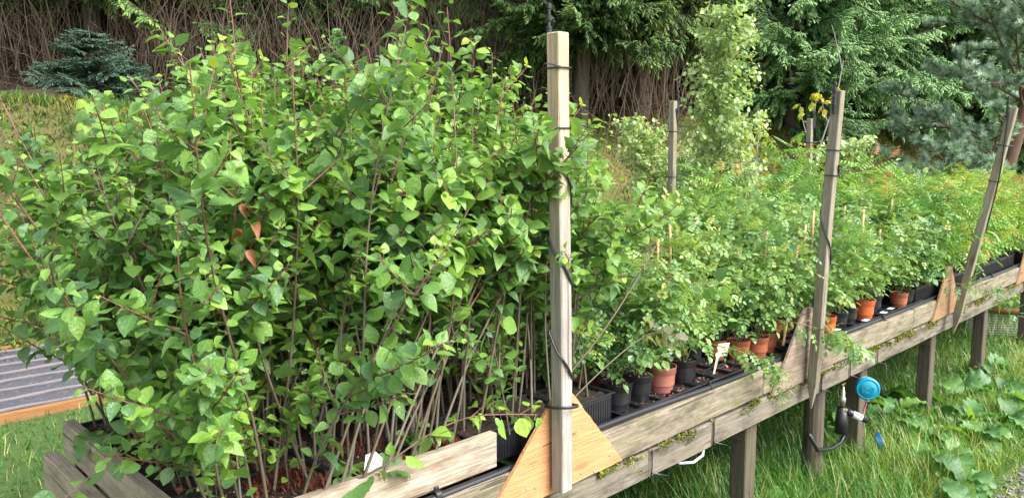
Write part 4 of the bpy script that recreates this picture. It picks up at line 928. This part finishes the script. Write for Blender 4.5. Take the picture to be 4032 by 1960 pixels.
for (sz, c_, gr) in (((L_+.12, .04, .09), (0, -D_/2-.035, .035), 0), ((L_+.12, .04, .09), (0, D_/2+.035, .035), 0), ((.04, D_, .09), (-L_/2-.035, 0, .035), 1), ((.04, D_, .09), (L_/2+.035, 0, .035), 1)):
    g = G(); box(g, sz, MB(c_), .004, grain=gr); g.build('frame_board', M_edge, bed)
b0 = W(7.1, .3, -.12)
lg = empty('orange_pole', b0, 'peeled orange pole lying on wire mesh past the far bench legs', 'pole'); g = G(); tube(g, [W(6.95, .75, .02), W(7.1, .3, .02), W(7.3, -.3, .03), W(7.5, -.9, .03)], [.03, .032, .03, .03], 10); g.build('pole', M_edge, lg, True)
wm = empty('wire_mesh', b0, 'loose roll of grey wire mesh on the grass under the orange pole', 'wire mesh'); g = G()
for k in range(12): tube(g, [W(6.9+k*.012, .6, -.22+k*.022), W(7.1+k*.012, .1, -.2+k*.022), W(7.4+k*.012, -.6, -.2+k*.022)], .0022, 4)
for k in range(22): f = k/21; tube(g, [W(6.9+.5*f, .6-1.2*f, -.22), W(6.9+.5*f+.13, .6-1.2*f, .04)], .0022, 4)
g.build('mesh', M_hose, wm)
docks = [(2.76, -.52, .24, .9), (3.06, -.33, .26, .6), (1.9, .0, .22, .9), (3.40, -.12, .24, .5), (3.72, .18, .26, .4), (3.94, -.22, .26, .6), (4.18, -.42, .26, .6), (4.15, .22, .24, .4), (4.9, -.18, .26, .5), (4.5, -.05, .26, .6), (5.45, .02, .22, .5), (3.62, -.38, .22, .6), (2.45, -.62, .2, .7), (3.3, .35, .24, .3), (4.6, -.45, .22, .5)]
dl = ['large dock plant with upright wavy leaves at the bottom right, front of the row', 'dock plant just behind the frontmost dock', 'dock plant with tall leaves cut off by the bottom edge under the second stake', 'dock plant right of the teal timer leg', 'dark dock plant in the shade under the bench right of the timer', 'broad-leaved dock plant in the middle of the dock patch', 'pale dock plant at the right edge of the dock patch', 'dock plant in front of the leg between second and third stakes', 'dock plant near the leg right of the third stake', 'dock plant at the back of the dock patch', 'small dock plant at the foot of the leg right of the third stake', 'low dock plant between the frontmost dock and the timer leg', 'low flat dock plant nearest the bottom edge', 'half shaded dock plant behind the timer leg', 'low dock plant at the edge of the mossy path']
for k, (s, v, sz, up_) in enumerate(docks):
    p = W(s, v, 0); p[2] = float(ground_z(p[0], p[1])); o = make_weed('dock_plant', p, dl[k], 'dock plant', 9 if k != 2 else 7, sz*.96, 200+k, .5, ratio=1.55, upm=.75+up_*.6, wav=.09); o['group'] = 'dock plants in the grass'

# ---------------- grass ----------------
def samp(n, s0, s1, v0, v1): return rng.uniform(s0, s1, n), rng.uniform(v0, v1, n)
s1_, v1_ = samp(52000, .2, 4.6, -1.0, 1.6); s2_, v2_ = samp(34000, 4.2, 10.5, -1.8, 3.0); s3_, v3_ = samp(26000, -4, .5, 1.3, 7.)
s4_, v4_ = samp(9000, -2.6, -1.2, -.6, 1.6)
s = np.concatenate([s1_, s2_, s3_, s4_]); v = np.concatenate([v1_, v2_, v3_, v4_])
x = P0[0]+U[0]*s+VV[0]*v; y = P0[1]+U[1]*s+VV[1]*v; z = ground_z(x, y); n = len(x)
front = v < -.62+.08*np.sin(s*3); bedm = (np.abs(s+.25) < L_/2+.06) & (np.abs(v-5.5) < D_/2+.06)
keep = ~bedm & (~front | (rng.random(n) < .35)); x, y, z, s, v, front = [a[keep] for a in (x, y, z, s, v, front)]; n = len(x)
pat = .5+.5*np.sin(x*3.1+1.3*np.sin(y*2.2))*np.sin(y*2.7+x)
h = rng.uniform(.07, .17, n)*(.75+.6*pat); h = np.where((v < -.42) & (s > 2.2), h*.55, h); h = np.where(front, rng.uniform(.02, .05, n), h); h = np.where(s < -1.1, rng.uniform(.03, .08, n), h); h = np.where((v > 1.6) & (s < 1), h*.6, h)
h = np.where((s > .6) & (s < 2.9) & (v < .3) & (v > -.6) & (rng.random(n) < .5), h*1.7, h)
ti = np.clip(.36+.18*pat+rng.normal(0, .15, n), 0, 1); ti = np.where(front, ti+.36, ti); ti = np.where((v < .1) & (s > 2.3), ti+.17, ti); ti = np.where((v > .1) & (v < 1.3) & (s > -1) & (s < 5), ti-.06, ti); ti = np.where(s > 5.5, ti+.15, ti); ti = np.where(s < -1.1, ti+.2, ti); ti = np.where(rng.random(n) < .09, .95, ti)  # grass beneath the bench darker, its shade worked into the tint
o = blade_field('grass', M_grass, x, y, z, h, rng.uniform(.0025, .008, n)*np.where(rng.random(n) < .06, 2., 1.), np.clip(ti, 0, 1), .7); tag(o, 'long green grass round the legs of the bench', 'grass', kind='stuff')
n = 5200; s = rng.uniform(.6, 8, n); v = rng.uniform(-.95, 1.2, n); k = (np.sin(s*3.3)*np.sin(v*4.1+s)+.2*rng.normal(0, 1, n)) > -.1; s, v = s[k], v[k]; n = len(s); x = P0[0]+U[0]*s+VV[0]*v; y = P0[1]+U[1]*s+VV[1]*v; g = G(); a = rng.uniform(0, 6.28, n)
g.inst(_small2, np.stack([x, y, ground_z(x, y)+rng.uniform(.02, .10, n)], -1), frames(np.stack([np.cos(a), np.sin(a), rng.normal(.1, .4, n)], -1), rng.normal(0, .35, (n, 3))+[0, 0, 1]), rng.uniform(.015, .05, n), np.clip(rng.normal(.4, .25, n), 0, 1)); tag(g.build('ground_weeds', M_dock), 'small broad-leaved weeds mixed into the grass', 'weeds', kind='stuff')
# heather and tussocks on the bank
n = 150000; x = rng.uniform(-9, 12, n); y = rng.uniform(6.5, 17, n); s, v = SV(x, y); qd = v+.35*s
k = (qd > 5.9) & (qd < 11.4) & (v > 1.6); x, y, s, v, qd = x[k], y[k], s[k], v[k], qd[k]; n = len(x)
pat = np.sin(x*1.9+1.1*np.sin(y*1.3))*np.sin(y*1.6+.7*x)
bare = (pat > .1) & (x > -.5) & (x < 4.5); k = ~bare | (rng.random(n) < .7); x, y, s, v, qd, pat, bare = [a[k] for a in (x, y, s, v, qd, pat, bare)]; n = len(x)
ti = np.clip(.5+.25*pat+rng.normal(0, .14, n)+.2*(np.sin(x*5)*np.sin(y*4) > .4)*(rng.random(n) < .5), 0, 1); ti = np.where(bare, .92+rng.normal(0, .08, n), ti-.06)
o = blade_field('heather', M_heath, x, y, ground_z(x, y)-.01, rng.uniform(.05, .14, n), rng.uniform(.014, .026, n), np.clip(ti, 0, 1), .6); tag(o, 'ochre heather and moss covering the bank', 'heather', kind='stuff')
cl = [(rng.uniform(-7, 9), rng.uniform(8, 14.5)) for _ in range(230)]; X_ = []; 
for (cx, cy) in cl:
    s, v = SV(cx, cy); qd = v+.35*s
    if qd < 6 or qd > 11.6 or v < 1.8: continue
    m_ = 38; a = rng.uniform(0, 6.28, m_); rr = rng.uniform(0, .12, m_); X_.append(np.stack([cx+rr*np.cos(a), cy+rr*np.sin(a), np.full(m_, rng.uniform(.25, .62))], -1))
X_ = np.concatenate(X_); n = len(X_)
o = blade_field('tussock_grass', M_grass, X_[:, 0], X_[:, 1], ground_z(X_[:, 0], X_[:, 1]), rng.uniform(.10, .28, n), rng.uniform(.005, .010, n), np.clip(X_[:, 2]+rng.normal(0, .08, n), 0, 1), .5); tag(o, 'loose tussocks of long grass on the bank', 'grass', kind='stuff')
# slate chips of the path
n = 5200; s = rng.uniform(1.5, 7, n); v = rng.uniform(-1.9, -.66, n); den = np.sin(s*2.3+1)*np.sin(v*5)+.25; k = rng.random(n) < np.clip(den, .12, 1); s, v = s[k], v[k]; n = len(s)
x = P0[0]+U[0]*s+VV[0]*v; y = P0[1]+U[1]*s+VV[1]*v; g = G()
tp = (np.array([(-.5, -.3, .1), (.45, -.4, .12), (.5, .3, .1), (-.4, .4, .14), (-.55, -.35, -.1), (.5, -.45, -.1), (.55, .35, -.1), (-.45, .45, -.1)]), np.array([(0, 1, 2), (0, 2, 3), (0, 4, 1), (1, 4, 5), (1, 5, 2), (2, 5, 6), (2, 6, 3), (3, 6, 7), (3, 7, 0), (0, 7, 4)]), np.zeros((8, 3)))
g.inst(tp, np.stack([x, y, ground_z(x, y)+.004], -1), frames(rng.normal(0, 1, (n, 3))*[1, 1, .15], rng.normal(0, .2, (n, 3))+[0, 0, 1]), rng.uniform(.012, .035, n), rng.random(n)); tag(g.build('slate_chips', M_slate), 'dark slate chips scattered on the mossy path', 'gravel', kind='stuff')

# ---------------- conifers ----------------
def pod():
    V = [(0, 0, 0)]+[(math.cos(a)*.5, .35, math.sin(a)*.5) for a in (0, 1.57, 3.14, 4.71)]+[(math.cos(a)*.42, .8, math.sin(a)*.42) for a in (0.78, 2.35, 3.92, 5.5)]+[(0, 1, 0)]
    T = []
    for i in range(4): j = (i+1) % 4; T += [(0, 1+j, 1+i), (1+i, 1+j, 5+i), (1+j, 5+j, 5+i), (5+i, 5+j, 9)]
    V = np.array(V, float); return V, np.array(T), V.copy()
POD = pod()
NEED = []
for k_ in range(9):
    a_ = k_*2.4; y_ = .05+.1*k_; V_ = np.array([(0, y_, 0), (0, y_+.10, 0), (math.cos(a_)*.75, y_+.20, math.sin(a_)*.75)]); NEED.append((V_, np.array([(0, 1, 2)]), V_))
TWIG = combine([(POD, (0, 0, 0), np.diag([.5, 1, .5]), 1.)]+[(p, (0, 0, 0), np.eye(3), 1.) for p in NEED])
def branch_cloud(L_, r, step=.075, flen=.075, hang=.6, sec=.42, sag=.25):
    """fingers (pos, dir, len, tint) and woody paths of one flat spruce branch along +Y"""
    n_ = 10; yy = np.linspace(0, L_, n_+1); main = np.stack([.10*L_*np.sin(yy*2.6+r.uniform(0, 6)), yy, -sag*yy*(1-.45*yy/L_)], -1)
    F = []; Wd = [(main, .012*L_**.5+.002)]
    m_ = int(L_/step)
    for i in range(int(m_*.12), m_):
        f = (i+r.uniform(-.3, .3))/m_; f = min(max(f, .02), .99); B, D = interp(main, np.array([f])); B, D = B[0], D[0]
        for sx in (-1, 1):
            ll = min(.55, sec*L_*(1-f)**.8)*r.uniform(.25, 1.15)+.06; d = norm(D*.75+np.array([sx*r.uniform(.3, 1.1), 0, .15-.9*hang*r.random()])); q_ = 4
            Q = [B]; 
            for s_ in range(q_): d = norm(d+np.array([0, 0, -.10*hang])); Q.append(Q[-1]+d*ll/q_)
            Q = np.array(Q); Wd.append((Q, .003)); c_ = max(2, int(ll/(flen*.42))); tt = (np.arange(c_)+.5)/c_; BB, DD = interp(Q, tt)
            for w_ in range(c_):
                for sy in ((-1, 1) if r.random() < .85 else (1,)):
                    sd_ = norm(np.cross(DD[w_], [0, 0, 1.])); dr = norm(DD[w_]*.8+sd_*sy*.75+np.array([0, 0, -1.])*hang*r.uniform(.1, 1.3)+r.normal(0, .25, 3)); F.append((BB[w_], dr, flen*r.uniform(.6, 1.2), .3+.3*f+.3*tt[w_]+r.normal(0, .08)))
            F.append((Q[-1], d, flen, .75))
    F.append((main[-1], norm(main[-1]-main[-2]), flen, .8))
    return (np.array([f[0] for f in F]), np.array([f[1] for f in F]), np.array([f[2] for f in F]), np.array([f[3] for f in F])), Wd
def make_spruce(H, cb, Lmax, seed, mat, whorl=.25, flen=.10, hang=1., bw=.030, trunk_r=.13, nb=7, label='', group=None, name='spruce_tree', sag=.25, top_only=None, twig=False, upang=.15, dead=True, bark=None):
    r = np.random.default_rng(seed); root = empty(name, (0, 0, 0), label, 'tree', group)
    gt = G(); zz = np.linspace(-.3, H, 14); Pt = np.stack([.03*np.sin(zz*.9+seed), .03*np.cos(zz*.7+seed), zz], -1); rt = trunk_r*np.clip(1-zz/H*.97, .03, 1); rt[0] *= 1.3
    tube(gt, Pt, rt, 12, 0, cap=False)
    gc = G(); gw = G()
    lib = [branch_cloud(l, r, .075 if l > .7 else .05, flen, hang, sag=sag) for l in (Lmax, Lmax*.8, Lmax*.55, Lmax*.32, Lmax*.95)]
    libL = [Lmax, Lmax*.8, Lmax*.55, Lmax*.32, Lmax*.95]
    z = cb
    while z < H*.97:
        f = (z-cb)/(H-cb); bl = Lmax*(1-f)**.75*(.75+.25*min(1, f*6))
        wh = whorl if z < 6.5 else whorl*1.7
        for k in range(nb if z < 6.5 else nb-1):
            a = r.uniform(0, 6.28); l = bl*r.uniform(.72, 1.12); i = int(np.argmin([abs(q-l) for q in libL])) if r.random() < .7 else (4 if l > Lmax*.75 else int(np.argmin([abs(q-l) for q in libL])))
            (fp, fd, fl, ft), Wd = lib[i]; sc = l/libL[i]; pit = upang-.3*(1-f)+r.normal(0, .24)
            ca, sa = math.cos(a), math.sin(a); cp, sp = math.cos(pit), math.sin(pit); rl = r.normal(0, .5)
            Rm = np.array([[ca, -sa, 0], [sa, ca, 0], [0, 0, 1]])@np.array([[1, 0, 0], [0, cp, -sp], [0, sp, cp]])@np.array([[math.cos(rl), 0, math.sin(rl)], [0, 1, 0], [-math.sin(rl), 0, math.cos(rl)]])
            o3 = np.array([0, 0, z+r.uniform(-.5, .5)*wh]); fpos = (fp*sc)@Rm.T+o3; fdir = fd@Rm.T
            sel = slice(None) if z < 6.5 else (r.random(len(fl)) < .5)
            fm = 1. if z < 6.5 else 1.6; fpos, fdir, fl2, ft2 = fpos[sel], fdir[sel], fl[sel], ft[sel]; n_ = len(fl2)
            Mx = frames(fdir, np.tile([0, 0, 1.], (n_, 1))+r.normal(0, .2, (n_, 3)))
            ss = np.stack([np.full(n_, bw*fm*1.1), fl2*fm, np.full(n_, bw*fm*.85)], -1)
            gc.inst(TWIG if twig else POD, fpos, Mx, ss, np.clip(ft2+r.normal(0, .06, n_), 0, 1))
            if z < 6.5:
                for (Q, rw) in Wd[:1]+(Wd[1::3]): tube(gw, (Q*sc)@Rm.T+o3, np.linspace(rw, rw*.3, len(Q)), 3, .35, cap=False)
        z += wh
    if dead and cb > .5:
        for k in range(int(cb*14)):
            a = r.uniform(0, 6.28); z = r.uniform(.2, cb+.5); Q = path((0, 0, z), (math.cos(a), math.sin(a), r.uniform(-.2, .2)), r.uniform(.3, 1.4), 6, .25, -.4, r); tube(gw, Q, np.linspace(.008, .002, 7), 3, .6, cap=False)
    tr = gt.build('trunk', bark or M_bark, root, True, rel=False); gw.build('limbs', M_twig, tr, False, rel=False)
    gc.build('crown', mat, root, False, rel=False)
    return root
def gpos(px, d):     # picture column (of 2576) and distance -> ground point; used once, to lay the trees out on the bank
    x = (px-1288)/1935*d; return (x, d, float(ground_z(x, d))-.05)
GT = 'spruces at the edge of the wood'
hi = [make_spruce(9.5, 1.75, 2.3, 500, M_needle, label='hi', group=GT), make_spruce(9., 1.5, 2.3, 501, M_needle, label='hi', group=GT)]
lo = [make_spruce(9., .15, 2.4, 510, M_needle2, label='lo', group=GT, nb=7), make_spruce(8.5, .5, 2.2, 511, M_needle2, label='lo', group=GT, nb=7)]
md = [make_spruce(9., .7, 2.2, 520, M_needle, label='lo', group=GT)]
tu = set()
def put_tree(lst, i, px, d, label, sc=1., grp=GT, rz=None, dz=0.):
    loc = gpos(px, d); loc = (loc[0], loc[1], loc[2]+dz); key = (id(lst), i); rz = random.uniform(0, 6.28) if rz is None else rz
    if key not in tu: tu.add(key); o = lst[i]; o.location = loc; o.rotation_euler = (0, 0, rz); o.scale = (sc,)*3; o['label'] = label; o['group'] = grp; return o
    return copy_tree(lst[i], loc, rz, label, grp, sc)
put_tree(hi, 0, 262, 14.2, 'dark spruce with a thick trunk behind the bluish young spruce at the left', 1.25)
put_tree(hi, 1, 752, 15.2, 'spruce with a pale lower trunk showing left of the tallest cherry leader', 1.1)
put_tree(hi, 1, 1458, 13.6, 'spruce with a pale lichened trunk right of the nearest stake', 1.12)
put_tree(hi, 0, 1603, 14.6, 'spruce with a bare brown trunk beside the dark gap in the wood', 1.15)
put_tree(hi, 0, 1150, 16.2, 'spruce directly behind the light green young spruce', 1.15)
put_tree(hi, 1, 500, 17., 'spruce in shade between the two left trunks', 1.1)
put_tree(hi, 0, -60, 15., 'spruce at the left edge of the picture', 1.1)
put_tree(hi, 1, 980, 17.5, 'spruce in shade behind the brushwood thicket', 1.15)
put_tree(md, 0, 1320, 17., 'dark spruce behind the top of the nearest stake', 1.)
put_tree(lo, 0, 1985, 15.6, 'bright green spruce branched to the ground behind the thin yellow-leaved shrub', 1.1)
put_tree(lo, 1, 2190, 17., 'bright green spruce left of the bluish pine', 1.15)
put_tree(lo, 0, 2420, 18., 'bright green spruce behind the bluish pine', 1.15)
put_tree(lo, 1, 2620, 16.5, 'bright green spruce at the right edge of the picture', 1.1)
put_tree(md, 0, 1830, 17.5, 'dark green spruce behind the pale leafy shrub', 1.15)
put_tree(lo, 0, 1900, 19.5, 'spruce rising behind the pale leafy shrub, upper right of it', 1.2)
for k in range(34):
    d = random.uniform(20, 30) if k > 14 else random.uniform(18.5, 22); px = -350+(k % 15)*235+random.uniform(-60, 60) if k <= 14 else -500+(k-15)*190+random.uniform(-50, 50)
    put_tree(hi if px < 1700 else [lo, md][k % 2], (k % 2) if px < 1700 or k % 2 == 0 else 0, px, d, 'spruce in the shaded depth of the wood behind the front trees', random.uniform(1.1, 1.4), 'spruces deep in the wood')
# small spruces
sb = make_spruce(1.15, .12, .85, 530, M_bneedle, whorl=.10, flen=.05, hang=.5, bw=.016, trunk_r=.03, nb=6, label='bluish young spruce with drooping tiers at the left before the brushwood', name='young_spruce', group='young spruces on the bank', dead=False, upang=.35); sb.location = gpos(255, 12.2); sb.scale = (1.2, 1.2, .92)
sm = make_spruce(1.35, .05, .38, 531, M_needle2, whorl=.12, flen=.05, hang=.2, bw=.014, trunk_r=.016, nb=4, label='slim young spruce with a long bare leader left of centre', name='young_spruce', group='young spruces on the bank', dead=False, upang=.5); sm.location = gpos(466, 9.4); sm.scale = (1, 1, 1)
s3 = make_spruce(1.6, .1, .6, 532, M_needle2, whorl=.16, flen=.06, hang=.2, bw=.018, trunk_r=.02, nb=5, label='light green young spruce rising between the tallest cherry leader and the nearest stake', name='young_spruce', group='young spruces on the bank', dead=False, upang=.6); s3.location = gpos(1152, 10.8); 
c4 = copy_tree(s3, gpos(860, 12.5), 1.2, 'dull green young spruce low behind the middle of the cherry block', None, .8)
# pine
def make_pine(label, loc):
    r = np.random.default_rng(900); root = empty('pine_tree', loc, label, 'tree'); gt, gc, gw = G(), G(), G()
    T0 = np.array([(0, 0, -.3), (.02, 0, .8), (.1, 0, 1.7), (.35, 0, 2.8), (.45, 0, 4), (.55, 0, 6)]); tube(gt, T0, [.16, .13, .12, .10, .08, .03], 12, 0, cap=False)
    tpl_parts = []
    for k in range(26):
        a = k*2.4; e = .25+.95*((k*7) % 13)/13; d = norm(np.array([math.cos(a)*math.sin(e), math.cos(e), math.sin(a)*math.sin(e)])); n_ = norm(np.cross(d, [.3, .2, 1])); b_ = np.array([0, .25*((k*5) % 7)/7, 0])
        V = np.array([b_-n_*.05, b_+n_*.05, b_+d*.85]); tpl_parts.append((V, np.array([(0, 1, 2)]), V))
    tuft = combine([(p, (0, 0, 0), np.eye(3), 1.) for p in tpl_parts]); fp, fd, fs, ft = [], [], [], []
    for k in range(46):
        f = r.uniform(.12, .95); B, D = interp(T0, np.array([f])); a = r.uniform(0, 6.28)
        if k < 16: a = r.uniform(2.2, 4.1)
        L_ = (2.7 if k < 16 else 2.0)*(1.1-f*.55)*r.uniform(.7, 1.1); Q = path(B[0], (math.cos(a), math.sin(a), r.uniform(-.05, .7)), L_, 8, .16, -.12, r); tube(gw, Q, np.linspace(.024, .006, 9), 6, .5+.2*r.random(), cap=False)
        for j in range(int(L_*7)):
            b2, d2 = interp(Q, np.array([r.uniform(.25, 1)])); a2 = r.uniform(0, 6.28); q2 = path(b2[0], norm(d2[0]+np.array([math.cos(a2), math.sin(a2), r.uniform(-.1, .6)])*.9), r.uniform(.2, .5), 4, .2, .4, r); tube(gw, q2, np.linspace(.009, .004, 5), 3, .55, cap=False)
            for t_ in (.35, .5, .62, .74, .86, 1.):
                b3, d3 = interp(q2, np.array([t_])); 
                for _ in range(2 if t_ < 1 else 1): fp.append(b3[0]); fd.append(norm(d3[0]+r.normal(0, .55 if t_ < 1 else .1, 3)+np.array([0, 0, .35]))); fs.append(r.uniform(.09, .15)); ft.append(np.clip(.35+.35*t_+r.normal(0, .15), 0, 1))
    fp, fd = np.array(fp), np.array(fd); gc.inst(tuft, fp, frames(fd, r.normal(0, 1, (len(fp), 3))), np.array(fs), np.array(ft))
    tr = gt.build('trunk', M_pbark, root, True, rel=False); gw.build('limbs', M_pbark, tr, True, rel=False); gc.build('crown', M_pine, root, False, rel=False); return root
make_pine('bluish Scots pine with reddish bark and spreading limbs at the right', gpos(2512, 12.6))

# ---------------- shrubs behind the bench ----------------
def make_shrub(name, label, loc, H, Wd, tpls, mat, leafsz, nst, nl, seed, bark, tint, lean=(0, 0), twl=.3, low=.1, shape=1.):
    r = np.random.default_rng(seed); root = empty(name, loc, label, 'shrub'); gw, gl = G(), G()
    for k in range(nst):
        a = k*2.4+r.uniform(-.3, .3); h = H*(1. if k == 0 else r.uniform(.4, .75)); sp = 0.02 if k == 0 else r.uniform(.3, .75)*Wd
        Q = path((0, 0, 0), (math.cos(a)*sp+lean[0], math.sin(a)*sp+lean[1], 1), h, 12, .08, .15, r); tube(gw, Q, np.linspace(.012 if k else .02, .003, 13), 5, .5, cap=False)
        m_ = int(h*nl)
        for j in range(m_):
            f = low+(1-low)*(j+r.random())/m_; B, D = interp(Q, np.array([min(f, 1)])); a2 = r.uniform(0, 6.28); tl = twl*r.uniform(.5, 1.1)*(1.15-f*.75)
            q2 = path(B[0], (math.cos(a2), math.sin(a2), .55), tl, 5, .15, -.2, r); tube(gw, q2, np.linspace(.004, .0012, 6), 3, .6, cap=False); put_leaves(gl, tpls, q2, .15, 1., max(3, int(tl*52)), leafsz, tint, r, .008, .3, None, .2, spreadt=.2, droop=.7)
    gw.build('stems', bark, root, True, rel=False); gl.build('foliage', mat, root, False, rel=False); return root
def gp2(px, d): x = (px-1288)/1935*d; return (x, d, float(ground_z(x, d)))
make_shrub('leafy_shrub', 'tall pale green small-leaved shrub behind the bench, narrowing to a leaning tip', gp2(1805, 7.6), 3.2, .6, L_round, M_birch, .056, 9, 110, 40, M_gbark, .55, (.035, 0), .72)
# thin yellow-leaved shrub: bare grey stems with a few drooping leaf clusters
r = np.random.default_rng(41); loc = gp2(1955, 7.7); root = empty('yellow_shrub', loc, 'thin shrub of bare grey stems with a few yellow drooping leaves', 'shrub'); gw, gl = G(), G()
for k in range(11):
    a = k*2.4; h = [2.8, 2.3, 2.4, 1.6, 2.1, 1.5, 2.2, 1.8, 1.5, 2.0, 1.6][k]; Q = path((0, 0, 0), (math.cos(a)*.17+(.08 if k == 0 else 0), math.sin(a)*.17, 1), h, 12, .09, .45, r); tube(gw, Q, np.linspace(.018, .004, 13), 5, .6+.3*r.random(), cap=False)
    for j in range(8):
        B, D = interp(Q, np.array([r.uniform(.35, .97)])); a2 = r.uniform(0, 6.28); q2 = path(B[0], (math.cos(a2)*.6, math.sin(a2)*.6, 1), r.uniform(.15, .45), 5, .15, .3, r); tube(gw, q2, np.linspace(.006, .002, 6), 4, .8, cap=False)
        if r.random() < .7: put_leaves(gl, L_yellow, q2, .5, 1., 5, .08, .45+.3*(B[0][2] > 2.), r, .01, .2, None, 0, droop=1.)
gw.build('stems', M_gbark, root, True, rel=False); gl.build('foliage', M_yellow, root, False, rel=False)

# ---------------- brushwood thicket ----------------
r = np.random.default_rng(77); g = G()
for k in range(6500):
    px = r.uniform(-260, 1480) if k < 5900 else r.uniform(1480, 1720); d = r.uniform(13.2, 16.5); x, y, z = gpos(px, d)
    if k % 5 < 3:
        L_ = r.uniform(.5, 2.1); Q = path((x, y, z+r.uniform(0, 1.0)), (r.normal(0, .14), r.normal(0, .14), 1), L_, 6, .16, 0, r); rd = r.uniform(.004, .011)
    else:
        a = r.uniform(0, 6.28); Q = path((x, y, z+abs(r.normal(0, .28))+.02), (math.cos(a), math.sin(a)*.4, r.normal(.05, .3)), r.uniform(.5, 1.4), 6, .22, -.2, r); rd = r.uniform(.004, .009)
    tube(g, Q, np.linspace(rd, rd*.4, 7), 3, np.clip(r.normal(.42, .2)+.25*(k % 5 < 3), 0, 1), cap=False)
tag(g.build('brushwood', M_twig), 'thicket of dead brown twigs and brushwood at the foot of the wood', 'brushwood', kind='stuff')
